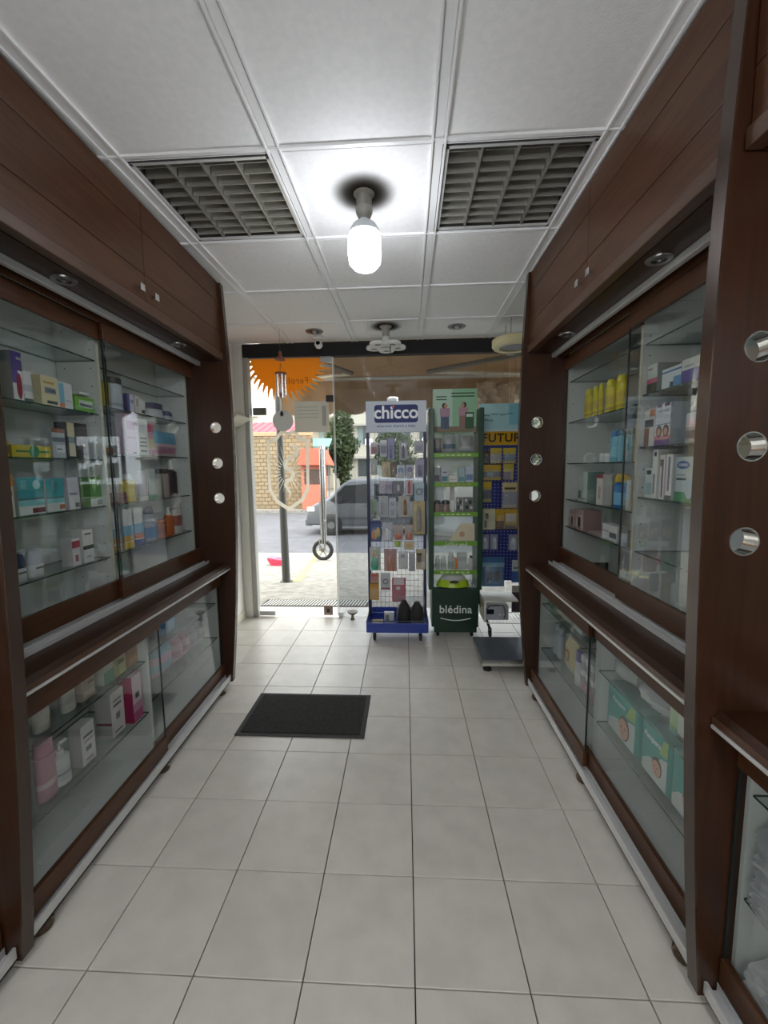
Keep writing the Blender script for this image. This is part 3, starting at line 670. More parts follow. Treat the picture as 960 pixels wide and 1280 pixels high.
# ------------------------------------------------------------------ right cabinet, far bay
R_ = CR_; z = 1.765
for a, b, yt, lb in ((727, 736, 486, 'first yellow bottle of the row, at the far end by the cabinet side'), (738, 745, 482, 'second yellow bottle of the row from the far end'), (745.8, 752, 478.5, 'third yellow bottle, middle of the row of five'), (752.8, 764, 474, 'fourth yellow bottle of the row from the far end'), (766, 777, 468, 'fifth and largest yellow bottle of the row, nearest the partition')):
    bot_(R_, z, a+1, b-1, yt, lb, '#d6c81c', cap='#dcd034', capf=.22, capr=.62, neck=.85, sh=.1, flat_=.6, dome=True, lab=[(.3, .65, '#cab23a'), (.1, .2, '#b89a2c')], group='yellow bottles in a row')
z = 1.515
bot_(R_, z, 759.5, 769, 539, 'light blue bottle with a mid blue cap', '#7ab8cc', cap='#3f80b4', capf=.17, capr=.85, neck=.8, sh=.06, lab=[(.2, .6, '#8ac4d6')])
bot_(R_, z, 770.5, 776.5, 538, 'light blue bottle with a grey cap, between two other blue bottles', '#84b8c6', cap='#6a8c9a', capf=.16, capr=.8, neck=.75, sh=.06)
bot_(R_, z, 777.5, 785, 536, 'light blue bottle next to the partition', '#7fb4c2', cap='#5e94a4', capf=.16, capr=.8, neck=.75, sh=.06)
for a, b, lb in ((747, 752.5, 'small white jar on the blue bottle shelf, far one of two'), (753.2, 759, 'small white jar on the blue bottle shelf, beside the blue capped bottle')):
    bot_(R_, z, a, b, 567, lb, '#d2d8d6', cap='#e0e4e2', capf=.35, capr=1.0, neck=.95, sh=.03, name='cream_jar', cat='jar')
z = 1.29
box_(R_, z, 722.5, 726.5, 593, 'slim white carton with dark print at the far end of its shelf', '#c8d0ce', [(.1, .9, .1, .4, '#5a6468')], d=.03)
box_(R_, z, 727.5, 734, 590, 'pale mint carton with a deep green side', '#c2d2cc', [(.1, .9, .08, .12, '#5a7a70')], d=.09, side='#6d9086')
box_(R_, z, 745.5, 753, 593, 'white carton with a crimson top on the blue and yellow bottle shelf', '#ddd8d2', [(0, 1, .87, 1, '#9a3c54'), (.3, .7, .2, .6, '#c0a8a4')], d=.05)
box_(R_, z, 754.5, 762, 592, 'white carton with a dark red top standing behind the blue bottle', '#cfc8c6', [(0, 1, .87, 1, '#7d3a4a')], d=.04, w=.37)
bot_(R_, z, 762.5, 777, 591, 'bright blue bottle with a round yellow cap', '#2f78b8', cap='#d6b42a', capf=.26, capr=.62, neck=.55, sh=.18, flat_=.6, dome=True, lab=[(.12, .6, '#74b4dc')])
bot_(R_, z, 780.5, 785.5, 600, 'thin white bottle squeezed beside the partition', '#d4d8d6', cap='#e2e4e2', capf=.15, capr=.6)
z = 1.12
for a, b, lb in ((711, 718.7, 'pink carton with a figure print at the far end of the lowest upper shelf'), (719, 729, 'pink carton with a figure print beside its twin')):
    box_(R_, z, a, b, 637, lb, '#c0a09e', [(.15, .85, .12, .75, '#d2c0bc'), (.35, .65, .15, .62, '#8a5f62')], d=.1, side='#a58684', group='pink cartons')
box_(R_, z, 752, 771, 656, 'low white carton with dark lettering marks, lowest upper shelf on the right', '#dcdcdc', [(.5, .95, .2, .55, '#6a6e74'), (.05, .45, .5, .62, '#c4a8ac')], d=.05)
goods(R_, z, 734, 748, 671, 'carton', 'folded leaflets lying beside the pink cartons', 'leaflet', 'leaflet', '#b8a6a4', [(.1, .9, .2, .8, '#8a6a6c')], d=.08)
# right cabinet, near bay
z = 1.795
box_(R_, z, 800, 821, 458, 'white carton with a pink band and dark green foot', '#c4cdcb', [(0, 1, 0, .36, '#2c3f38'), (0, 1, .36, .52, '#b45670'), (.1, .5, .82, .88, '#9a5a64')], d=.09, side='#9aa5a2')
box_(R_, z, 827, 851, 459, 'white carton with blue stripe and blue circle', '#ccd6da', [(0, 1, .78, .86, '#3a6a9a'), (.62, 1, .05, .5, '#5a96c4'), (.45, .62, .0, .3, '#2c4a66')], d=.08)
box_(R_, z, 851.8, 876, 447, 'purple and white carton against the near panel', '#d2d6cf', [(0, 1, 0, .55, '#4b4a96'), (.15, .6, .66, .74, '#9aa0a4')], d=.08, side='#44437e')
z = 1.576
box_(R_, z, 804, 818, 512, 'hair colour carton with a brown hair picture', '#d0cbc6', [(0, .48, 0, .5, '#6a3f30'), (0, .9, .52, .72, '#3a2c30'), (.5, 1, .8, .98, '#c07a44'), (0, .5, .75, .95, '#dcd8d4')], d=.05)
t, w, h = box_(R_, z, 819.5, 838, 505, 'tall white carton with two round faces and a purple foot', '#d6d8dc', [(0, 1, 0, .14, '#6a4a86'), (0, 1, .14, .24, '#c87a86'), (0, 1, .5, .52, '#6a7080'), (.12, .88, .8, .86, '#aab0b8'), (.1, .4, .93, 1, '#5c3f48'), (.6, .9, .93, 1, '#5c3f48')], d=.08, side='#b9bfc6')
for cx in (.28, .74):
    spot(t, w, h, cx, .35, .19, '#5c4038', sy=1.3); spot(t, w, h, cx, .33, .13, '#c89a88', sy=1.2, k=3)
bot_(R_, z, 852, 873, 508, 'white spray bottle with a tall white cap', '#cfd2d6', cap='#dde0e0', capf=.14, capr=.5, neck=.45, sh=.08, flat_=.6, nozzle=.055, lab=[(.05, .5, '#b8a8a4'), (.15, .4, '#7c7488')])
z = 1.36
box_(R_, z, 806, 815, 585, 'small pale blue carton at the foot of the tall slim cartons', '#c2d0d2', [(.2, .8, .78, .92, '#3a4248'), (.1, .9, .1, .5, '#96b4ba')], d=.04)
box_(R_, z, 815.6, 822, 562, 'tallest slim white carton of the toothpaste shelf', '#d8dcd8', [(.3, .7, .86, .95, '#3a423f'), (.25, .6, .1, .5, '#8a9290')], d=.04)
box_(R_, z, 824.5, 831, 569, 'slim white carton with a dark crimson stripe', '#d6d6d8', [(.45, .7, .05, .9, '#8c3a5c'), (.1, .4, .75, .9, '#384058')], d=.04)
box_(R_, z, 832.5, 840.5, 568, 'slim white carton with purple print next to the blue oval box', '#dcdcdc', [(.35, .6, .2, .95, '#7a6a8a'), (0, 1, 0, .1, '#5a5f66')], d=.04)
t, w, h = box_(R_, z, 844.5, 870, 571, 'denture cream carton with a blue oval and green foot', '#c6d2d2', [(0, 1, 0, .22, '#4f9a68'), (.06, .5, .58, .61, '#9aa8a6'), (.06, .55, .48, .53, '#4a5654')], d=.06)
spot(t, w, h, .38, .82, .32, '#3c5f9c', sy=.42, k=2); spot(t, w, h, .72, .3, .2, '#b4cadc', sy=1.7, k=2)
flat('brand_text', text('COREGA', h*.075, .0002, .0004), plain('#e6ecf2', .4), t, -w/2+.38*w, -.0016, .82*h, sx=1.0)

# ------------------------------------------------------------------ lower left cabinet
z = .578
def lo(C, z, a, b, yt, lb, c, **k): return bot_(C, z, a, b, yt, lb, c, w=k.pop('w', .2), **k)
lo(L, z, 46, 66, 868, 'blurry white bottle with a black mark at the near end of the upper lower-cabinet shelf', '#c9c6bd', capf=.14, flat_=.6, hh=.155, lab=[(.2, .6, '#d2cfc6')])
lo(L, z, 81, 98, 845, 'white bottle with grey lettering marks in the lower left cabinet', '#d0cec6', capf=.14, flat_=.6, hh=.15, lab=[(.25, .55, '#bdbcb6')])
def lb_(C, z, a, b, yt, lb, c, dec=(), **k): return box_(C, z, a, b, yt, lb, c, dec, w=k.pop('w', .2), **k)
lb_(L, z, 101, 119, 835, 'dull pinkish carton in the upper row of the lower left cabinet', '#a89a8c', [(.1, .9, .1, .25, '#c4b4a8'), (.5, .9, .4, .46, '#7a5f58')], hh=.15)
lb_(L, z, 129, 142, 815, 'white carton with a green foot in the lower left cabinet', '#c4cbbd', [(0, 1, 0, .4, '#6f9f86'), (.2, .8, .6, .7, '#8aa294')], hh=.14)
lb_(L, z, 144, 157.5, 808, 'pale yellow carton in the lower left cabinet', '#c6c48e', [(.2, .8, .35, .5, '#6a6a4a'), (0, .3, 0, 1, '#a8a670')], hh=.14)
lb_(L, z, 160, 176, 796, 'dull orange carton at the end of its lower left shelf', '#b08a66', [(.1, .9, .1, .3, '#c49a74')], hh=.145)
z = .318
lo(L, z, 50, 74, 923, 'pink bottle in a clear pack at the near end of the bottom shelf', '#c497a4', cap='#c08a9c', capf=.25, capr=.95, neck=.9, sh=.05, flat_=.6, lab=[(.3, .42, '#d8c4c8')])
t, w_, h_ = lo(L, z, 74.5, 94, 936, 'white pump bottle standing on the bottom shelf', '#d2d6d4', cap='#d8d8d4', capf=.12, capr=.4, neck=.35, sh=.14, pump=.022, flat_=.8, lab=[(.15, .6, '#c6ccd0'), (.36, .44, '#7a8696')])
lb_(L, z, 101, 119, 903, 'white cream carton beside the pump bottle', '#d6d3d0', [(.15, .85, .68, .74, '#6a6a72'), (.2, .8, .56, .6, '#8a8a92'), (.3, .7, .32, .44, '#5c5f68'), (.25, .75, .1, .14, '#8a8a92')], side='#b4b0b0', d=.05)
lb_(L, z, 138, 155, 862, 'tall white carton with a crimson ribbon on its side', '#d4d0cd', [(.2, .8, .66, .72, '#77737a'), (.2, .8, .78, .82, '#8a868c'), (.35, .65, .36, .5, '#8a868c'), (.2, .8, .08, .12, '#77737a'), (0, 1, .3, .36, '#b0506a', 'l')], side='#bcb8b6', d=.07)
lb_(L, z, 165, 177, 842, 'crimson and white carton at the end of the bottom shelf', '#d8c6cc', [(0, 1, 0, .22, '#b04a7c'), (0, 1, .22, .4, '#c88aa6'), (.3, .7, .5, .62, '#4a3f48')], side='#a81c58', d=.07, w=.175)
# lower left, far bay
z = .60
lb_(L, z, 208, 221, 770, 'light blue carton on the upper shelf of the far lower left bay', '#6a9ab4', [(.2, .8, .2, .8, '#8ab8cc')], hh=.09)
for i, (a, b, c1, c2, lb) in enumerate(((199, 222, '#79a8bc', '#c4a4b8', 'light blue soft pack with pink corners in the far lower left bay'), (223, 233, '#a06a80', '#b4909c', 'dark pink soft pack next to the light blue pack'), (234, 243, '#9a6478', '#c09aa4', 'dusty pink soft pack in the middle of its lower shelf'), (244, 252, '#8d8496', '#a49aa8', 'greyish lilac soft pack on the far lower left shelf'), (253, 261, '#8a8a92', '#a8a8ae', 'grey soft pack at the far end of the lower left shelf'))):
    goods(L, .36, a, b, 820, 'softpack', lb, 'soft_pack', 'pack', c1, [(.0, .3, c2), (.55, .7, c2)], w=.22, d=.09, hh=.17-.008*i, seed=i, wr=.004)
# ------------------------------------------------------------------ lower right cabinet
z = .61
lb_(R_, z, 677, 684, 755, 'small green and white carton at the far end of the lower right shelf', '#9ab8a8', [(0, 1, .5, 1, '#c8d2cc')], hh=.1, d=.05)
lb_(R_, z, 685, 690, 760, 'small mint carton beside the green and white one', '#7fae98', hh=.09, d=.05)
lb_(R_, z, 695, 713, 770, 'long white carton on the upper shelf of the lower right far bay', '#ccd0c2', [(0, .2, 0, 1, '#a8b49a')], hh=.06, d=.05)
lb_(R_, z, 716, 727, 785, 'white tilted pack beside the long white carton', '#d2d6ce', hh=.075, d=.05)
z = .31
for i, (a, b, lb) in enumerate(((690, 694.5, 'pale blue small bottle at the far end of the lower right bay'), (695, 699.5, 'pale blue small bottle second from the far end of the lower right bay'))):
    lo(R_, z, a, b, 790, lb, '#a9b8c4', cap='#c4ccd4', capf=.2, hh=.19, w=.22)
t, w, h = goods(R_, z, 702, 716, 800, 'softpack', 'cream soft pack with a round brown emblem', 'soft_pack', 'pack', '#c4b68a', [(0, .25, '#bcc0a4')], w=.2, d=.07, hh=.2)
spot(t, w, h, .5, .55, .22, '#8a5f3a'); spot(t, w, h, .5, .55, .13, '#c9a86c', k=3)
lo(R_, z, 717, 722.5, 818, 'bottle with a purple cap in the lower right far bay', '#c2c0cc', cap='#5c5a92', capf=.3, capr=.9, neck=.8, hh=.19, w=.2, lab=[(.2, .5, '#d0d0d8')])
for i, (a, b, lb) in enumerate(((723.5, 729, 'clear baby bottle with pink label beside the purple capped bottle'), (730, 735.5, 'clear baby bottle with pink label, middle one of three'), (736.5, 742, 'clear baby bottle with pink label next to the partition'))):
    lo(R_, z, a, b, 832, lb, clear((.9, .9, .92), 1.45, .4, (.75, .74, .76), .05), cap='#c6cacc', capf=.16, capr=.8, hh=.2, w=.2, lab=[(.1, .35, '#a88088'), (.55, .72, '#c8c4c8')], group='clear baby bottles')
def diaper(px0, px1, yt, hh, lb, w=.2, z=.3135, d=.1, face=(.62, .34), txt=True):
    t, wd_, h_ = goods(R_, z, px0, px1, yt, 'carton', lb, 'diaper_pack', 'diaper pack', '#3aa59c', (), None, w=w, d=d, hh=hh)
    for c in t.children:
        c.name = 'pack_body'
        me = MB().box(-wd_/2, wd_/2, 0, d, 0, h_).mesh('pack_body', plain('#2f9d96', .3), bevel=.016, seg=3); c.data = me
        for p in me.polygons: p.use_smooth = True
    W = lambda v: -wd_/2+v*wd_
    me = shape([[(W(.1), .06*h_), (W(.94), .06*h_), (W(.94), .62*h_), (W(.75), .56*h_), (W(.5), .4*h_), (W(.3), .36*h_), (W(.1), .24*h_)]], .0004)
    flat('white_swoosh', me, plain('#c9d2d0', .4), t, 0, -.0006, 0)
    me = shape([[(W(.66), .62*h_), (W(.94), .66*h_), (W(.94), .93*h_), (W(.8), .9*h_)]], .0004)
    flat('green_leaf', me, plain('#9cc06a', .4), t, 0, -.0006, 0)
    spot(t, wd_, h_, face[0], face[1], .17, '#3a2a22', sy=1.25, nm='printed_hair', k=3)
    spot(t, wd_, h_, face[0]-.015, face[1]-.03, .15, '#d2a48c', sy=1.15, nm='printed_face', k=5)
    for dx in (-.06, .04): spot(t, wd_, h_, face[0]-.015+dx, face[1]-.01, .018, '#3a2420', nm='printed_eye', k=7)
    spot(t, wd_, h_, face[0]-.02, face[1]-.1, .03, '#a85a54', sy=.4, nm='printed_mouth', k=7)
    if txt: flat('brand_text', text('Pampers', h_*.135, .0003, .0006, shear=.15), plain('#e6efec', .4), t, W(.42), -.0012, .74*h_)
    return t
diaper(757.5, 797, 880, .215, 'teal diaper pack with a baby face, far one of two in the lower right cabinet')
diaper(800.5, 838, 915, .218, 'teal diaper pack with a baby face, nearer one of two in the lower right cabinet')
diaper(839.5, 880, 930, .22, 'teal diaper pack mostly hidden behind the near right end panel', txt=False)
z = .562
goods(R_, z, 788, 834, 850, 'softpack', 'clear plastic wrapped bundle lying on the glass shelf above the diaper packs', 'plastic_bundle', 'pack', clear((.82, .88, .88), 1.45, .45, (.62, .7, .72), .15), [(.25, .6, clear((.9, .93, .93), 1.45, .6, (.75, .82, .84), .15))], w=.21, d=.12, hh=.07, wr=.008, seed=5)
goods(R_, z, 761, 784, 832, 'softpack', 'white folded pack at the partition end of the shelf above the diaper packs', 'soft_pack', 'pack', '#bcc6c4', [(.0, .3, '#98a8a6')], w=.21, d=.08, hh=.075, seed=8, wr=.004)
goods(R_, z, 837, 862, 885, 'carton', 'green and white pack on the shelf above the nearest diaper pack', 'wipes_pack', 'pack', '#7fae62', [(.45, 1, 0, .75, '#c2cfc4'), (0, .45, .2, .6, '#a4c88a'), (0, 1, 0, .12, '#3f8f7a')], w=.21, d=.08, hh=.15)
BAGF = clear((.9, .92, .93), 1.7, .5, (.86, .88, .9), .06, name='bag_film')
# near right cabinet: stacked clear bags
for i in range(4):
    t = thing('plastic_bag', ['lowest', 'second', 'third', 'topmost'][i]+' clear plastic bag of the pile in the nearest right cabinet', 'bag', CRN['M'] @ Vector((.158, 1.434, .362+i*.058)), -math.pi/2, 'pile of clear plastic bags')
    softpack(t, .478, .26, .057, BAGF, seed=20+i, wr=.012, nm='bag_film', n=17, pw=(40, 14), smooth=False)
    MB().tube([(-.2+.07*k, .05+.1*(k % 2), .03) for k in range(7)], .016, 8).build('tubing', clear((.9, .93, .95), 1.4, .3, (.8, .83, .86), .1), t, smooth=True)
t = thing('plastic_bag', 'loose clear plastic bag on the floor of the nearest right cabinet', 'bag', CRN['M'] @ Vector((.162, 1.462, .062)), -math.pi/2)
softpack(t, .42, .22, .16, BAGF, seed=31, wr=.012, nm='bag_film', n=17, pw=(30, 10), smooth=False)

# ------------------------------------------------------------------ floor things
t = thing('door_mat', 'dark grey rectangular floor mat with a rubber border', 'mat', (-.605, 2.385, 0), -.005)
bx('border', plain('#3c3c3b', .8), t, -.37, .37, -.222, .222, .0003, .006, .003)
bx('pile', noisy('mat_pile', '#222221', '#31312f', (1, 1, 1), 60, .95, .5, 400), t, -.342, .342, -.196, .196, .004, .0105, .003)
t = thing('floor_scale', 'low steel platform scale with a blue grey top on the floor behind the right cabinet', 'scale', (.755, 3.155, 0))
bx('platform', noisy('scale_top', '#4d5560', '#626a72', (1, 1, 1), 2, .28, metal=.3), t, -.2, .2, -.21, .21, .085, .098, .004)
MB().box(-.2, .2, -.212, -.205, .05, .092).box(-.2, .2, .205, .212, .05, .092).box(-.202, -.195, -.21, .21, .05, .092).box(.195, .202, -.21, .21, .05, .092).build('skirt', STEEL, t)
bx('front_strip', plain('#d2d2ca', .25, .7), t, -.2, .2, -.215, -.211, .05, .072)
bx('frame', DARKM, t, -.17, .17, -.18, .18, .035, .085)
for a in (-.155, .155):
    for b in (-.165, .165): MB().lathe([(.03, 0), (.032, .008), (.028, .022), (.01, .026), (.01, .036)], (a, b, 0), 16).build('foot', RUBBER, t, smooth=True)
t = thing('door_stop', 'small funnel shaped brown door stop on the floor by the glass', 'door stop', (-.53, 3.99, 0))
MB().lathe([(0, 0), (.022, 0), (.024, .004), (.014, .02), (.013, .045), (.05, .075), (.052, .085), (0, .085)], n=18).build('stop_body', plain('#6a6050', .4, .4), t, smooth=True)

# ------------------------------------------------------------------ product stands
def atY(px, py, Y):
    q = ray(px, py); return CAM+q*(Y/q.y)
def wheel(t, x, y, r=.032):
    w_ = MB().lathe([(r*.5, -.011), (r, -.009), (r, .009), (r*.5, .011)], (x, y, r), 16, ax='x').build('castor', RUBBER, t, smooth=True)
    MB().box(x-.014, x-.011, y-.008, y+.016, r*.6, r*2.5).box(x+.011, x+.014, y-.008, y+.016, r*.6, r*2.5).box(x-.014, x+.014, y-.008, y+.02, r*2.2, r*2.5).build('fork', DARKM, w_)
NAVY = plain('#1d2a6e', .35); NAVYD = plain('#151b48', .4)
YS = 3.63
ch = thing('wire_stand', 'navy wire grid product stand on castors with a white header sign', 'display stand', (-.075, YS, 0))
for a in (-.245, .245): bx('post', NAVYD, ch, a-.014, a+.014, -.014, .014, .17, 1.86, .003)
g = MB()
for i in range(13): a = -.222+.444*i/12; g.box(a-.0013, a+.0013, .004, .0066, .2, 1.80)
for i in range(33): zz = .2+1.6*i/32; g.box(-.232, .232, .0066, .009, zz-.0013, zz+.0013)
tag(g.build('wire_grid', plain('#5f6472', .35, .5), ch), kind='stuff')
tr = MB().box(-.262, .262, -.17, .17, .085, .1).box(-.262, .262, -.178, -.166, .085, .17).box(-.262, .262, .166, .178, .085, .2).box(-.268, -.256, -.17, .17, .085, .19).box(.256, .268, -.17, .17, .085, .19)
tr.build('base_tray', plain('#24409a', .35), ch, bevel=.004)
MB().tube([(-.262, -.18, .19), (.262, -.18, .19)], .005, 8).tube([(-.262, -.18, .19), (-.262, .16, .19)], .005, 8).tube([(.262, -.18, .19), (.262, .16, .19)], .005, 8).build('tray_rail', NAVYD, ch)
for a in (-.2, .2):
    for b in (-.13, .13): wheel(ch, a, b)
hd_ = bx('header_sign', plain('#cfd8e2', .5), ch, -.258, .258, -.016, .016, 1.80, 2.062, .003)
flat('logo_plate', shape([rrect(-.185, .185, -.075, .075, .022)], .0008), plain('#16296a', .55), hd_, .0, -.0172, 1.955)
flat('logo_text', text('chicco', .15, .0006, .003, spacing=.98), plain('#eef2f6', .3), hd_, 0, -.0186, 1.962)
flat('logo_dot', shape([circ(0, 0, .012)], .0006), plain('#b02c38', .3), hd_, -.025, -.0192, 2.012)
flat('slogan_text', text("wherever there's a baby", .034, .0004, .0003), plain('#46598c', .4), hd_, 0, -.0168, 1.852)
bx('painted_led', plain('#e8eef0', .3), ch, -.075, .005, -.012, .012, 2.0625, 2.088, .003)  # pale block standing in for a bright LED light outside
def hang(px0, px1, py0, py1, lb, card, parts=(), Y=3.595, name='blister_pack', cat='pack', group=None, tilt=0, film=True, thick=.004):
    a, b = atY(px0, py0, Y), atY(px1, py1, Y); w = abs(b.x-a.x); h = abs(a.z-b.z)
    t = thing(name, lb, cat, ((a.x+b.x)/2, Y, min(a.z, b.z)), 0, group); t.rotation_euler = (0, tilt, 0)
    hole = [(-.012, h*.94), (.012, h*.94), (.012, h*.965), (-.012, h*.965)] if w > .05 else None
    me = shape([rrect(-w/2, w/2, 0, h, min(.008, w*.15))]+([hole] if hole else []), .0009)
    flat('card', me, pl(card), t, 0, 0, 0)
    for p in parts:
        k = p[0]
        if k == 'band': bx('printed_band', pl(p[3]), t, -w/2+.001, w/2-.001, -.0016, -.0008, p[1]*h, p[2]*h)
        elif k == 'box': bx(p[6] if len(p) > 6 else 'printed_patch', pl(p[5]), t, -w/2+p[1]*w, -w/2+p[2]*w, -.0022, -.0012, p[3]*h, p[4]*h)
        elif k == 'item':   # rounded 3-D item: cx, z0, z1, r (fraction of w), colour, name
            r = p[4]*w; z0, z1 = p[2]*h, p[3]*h
            pr = [(0, z0), (r*.7, z0), (r, z0+(z1-z0)*.12), (r, z0+(z1-z0)*.55), (r*.75, z0+(z1-z0)*.85), (r*.3, z1), (0, z1)]
            MB().lathe(pr, (-w/2+p[1]*w, -.001-min(r, .016), 0), 14, sy=min(1, .016/r)).build(p[6], pl(p[5]), t, smooth=True)
        elif k == 'ring':
            MB().tube([(-w/2+p[1]*w+p[3]*w*math.cos(q*.5236), -.008, p[2]*h+p[3]*w*math.sin(q*.5236)) for q in range(12)], p[3]*w*.28, 6, cyc=True).build(p[5], pl(p[4]), t, smooth=True)
    if film:
        f = .12
        v, fc = pillow_mesh(w*.84, .034, h*.62, n=5)
        MB().add([(x, y-.0355, zz+h*.08) for x, y, zz in v[:25]], [q for q in fc[:16]]).build('blister', PLAST, t, smooth=True)
    return t
GC = '#aeb4b8'
H = [
 (466, 475, 640, 650, 'tiny white card tucked between the rows at the left edge', '#c4c8c8', []),
 (518, 530, 551, 566, 'pale grey card at the right end of the top row', '#a2a8b0', [('box', .2, .8, .2, .6, '#7a8290')]),
 (519, 530, 574, 597, 'grey violet card at the right end of the second row', '#9a9ab0', [('item', .5, .1, .7, .2, '#6a6a8c', 'soother')]),
 (491, 505, 601, 617, 'dark card with a small steel clip between the soothers', '#6a6c72', [('item', .5, .2, .7, .12, '#c2c4c8', 'clip')]),
 (505, 518, 677, 687, 'cream and yellow card under the right orange bowl', '#cabf9c', [('box', .2, .7, .2, .7, '#c4a860')]),
 (511, 519, 690, 714, 'slim grey card beside the white gadget', '#9ea4a8', []),
 (463, 472, 553, 568, 'small card with a red picture, top left corner of the wire stand', '#a89ea8', [('box', .15, .9, .1, .6, '#8a3a4c'), ('band', .8, 1, '#c6c2c8')]),
 (475, 483.5, 550, 571, 'pale card with a grey purple picture in the top row of the wire stand', '#b4b8bc', [('box', .1, .9, .2, .65, '#6a6a88'), ('band', .8, 1, '#ced2d4')]),
 (485, 493, 548, 574, 'purple carded item in the top row of the wire stand', '#8a86b4', [('item', .4, .05, .7, .22, '#5c5a9c', 'soother')]),
 (499, 509, 552, 575, 'black and white carded clip in the top row', '#9aa0a8', [('item', .5, .1, .8, .16, '#2c2e34', 'clip'), ('box', .3, .8, .7, .9, '#e0e2e4')]),
 (463, 472, 574, 594, 'pale card with white beads on the left of the second row', '#a6acae', [('item', .5, .2, .7, .25, '#d2d4d2', 'teether')]),
 (477, 488, 577, 596, 'beige carded bottle in the second row of the wire stand', '#b8a684', [('item', .4, .05, .85, .28, '#cdbf9c', 'bottle')]),
 (489, 495, 579, 595, 'brown slim card beside the beige bottle', '#6a5038', []),
 (496, 506, 581, 598, 'rounded card with a bright blue soother', '#b6c0c8', [('ring', .5, .6, .25, '#3f7ab8', 'soother_ring'), ('item', .5, .1, .5, .2, '#d6dce0', 'soother_tip')]),
 (507.5, 517, 581, 598, 'rounded card with a violet soother', '#b2b4c4', [('ring', .5, .65, .25, '#5a5a9c', 'soother_ring'), ('item', .5, .1, .5, .2, '#d0d2d8', 'soother_tip')]),
 (474, 482, 601, 617, 'card with a pale lilac soother in the middle rows', '#b4b0bc', [('ring', .5, .5, .28, '#cac4d4', 'soother_ring')]),
 (482.5, 490, 601, 617, 'card with a purple soother in the middle rows', '#a8a2b8', [('ring', .5, .55, .28, '#6f5c96', 'soother_ring')]),
 (507, 516, 600, 619, 'card with a tilted crimson toothbrush', '#c2b4b6', [('item', .5, .1, .95, .2, '#b02c40', 'toothbrush')]),
 (518, 530, 603, 626, 'pale aqua carded item at the right of the middle rows', '#a9c2c8', [('ring', .5, .5, .3, '#6f8088', 'ring_toy')]),
 (463, 471, 624, 648, 'green and grey slim card on the left of the middle rows', '#8a9a8c', [('box', .1, .5, .1, .9, '#6a9a6a')]),
 (473, 485, 620, 646, 'grey blister with scissors in the middle of the stand', GC, [('item', .4, .1, .8, .1, '#8a9096', 'blade'), ('item', .6, .1, .8, .1, '#b8bcc0', 'blade')]),
 (486.5, 495, 622, 647, 'grey card with a round black logo mark', '#b9c0c6', [('ring', .5, .7, .2, '#2e3440', 'ring_toy'), ('box', .2, .8, .1, .4, '#9aa2aa')]),
 (498, 512, 620, 646, 'card with a brown wooden brush', '#b4b0a4', [('item', .6, .1, .85, .18, '#7a5a34', 'brush')]),
 (516, 531, 626, 668, 'tall kraft coloured card with a bottle brush at the right edge', '#b2a274', [('item', .5, .1, .85, .22, '#8f8a74', 'bottle_brush'), ('box', .1, .3, .1, .9, '#c6b684')]),
 (463, 477, 651, 677, 'navy card with orange and yellow toys at the left edge', '#3c5488', [('item', .35, .15, .6, .22, '#c88a4c', 'toy'), ('item', .7, .25, .7, .2, '#d0b46a', 'toy'), ('band', .85, 1, '#2c3a6c')]),
 (478, 491, 653, 677, 'clear bag of white cotton pieces', '#b4b8c0', [('item', .4, .1, .7, .22, '#dcdede', 'cotton'), ('item', .68, .1, .6, .2, '#ced2d8', 'cotton')]),
 (492, 504, 656, 675, 'blister with an orange bowl, left one of two', '#b0a49e', [('item', .5, .1, .5, .36, '#c8663c', 'bowl')]),
 (506, 517, 656, 675, 'blister with an orange bowl, right one of two', '#b4a8a0', [('item', .5, .1, .55, .36, '#c8704a', 'bowl')]),
 (462, 476, 684, 713, 'card with a mint green bottle', '#b4bcb4', [('item', .45, .05, .62, .33, '#3fb08c', 'bottle_body'), ('item', .45, .6, .85, .18, '#c8b48c', 'teat')]),
 (480, 496, 686, 714, 'dusty pink card with a row of orange spoons', '#a88a88', [('item', .35, .05, .7, .1, '#c4764a', 'spoon'), ('item', .55, .05, .75, .1, '#cc8458', 'spoon'), ('item', .75, .05, .7, .1, '#c06a44', 'spoon')]),
 (498, 510, 689, 711, 'white boxed gadget on a grey card', '#c2c6c4', [('box', .15, .85, .1, .6, '#d4d8d6'), ('box', .25, .7, .65, .8, '#8a9094')]),
 (520, 532, 686, 712, 'black and cream carded pack at the right edge', '#b4a68a', [('box', .1, .6, .35, .8, '#3a3430'), ('box', .55, .9, .1, .4, '#d2ccba')]),
 (493, 501, 676, 684, 'small lime green carded cup under the orange bowls', '#a4b45c', [('item', .5, .1, .8, .35, '#a8c430', 'cup')]),
 (463, 474, 716, 728, 'red and cream card above the mustard card', '#b48a7c', [('box', .1, .8, .2, .8, '#a84a3c')]),
 (476, 488, 716, 737, 'white card with dark star print', '#b9bcc0', [('ring', .5, .5, .25, '#5c6068', 'ring_toy'), ('band', 0, .12, '#7a3a4c')]),
 (462, 474, 728, 750, 'mustard yellow carded pack at the lower left', '#b98e3e', [('box', .1, .9, .1, .55, '#c49a4a'), ('band', .9, 1, '#9a6a3a')]),
 (490, 507, 722, 752, 'crimson pointed hanging pack above the tray', '#a8304e', [('box', .1, .9, .7, .98, '#c4bcc0'), ('box', .3, .6, .5, .62, '#d4c4ca')]),
]
for q in H: hang(*q)
t = thing('mitts_pack', 'pair of dark padded mitts in a clear bag standing in the blue tray', 'pack', (.04, 3.545, .1015))
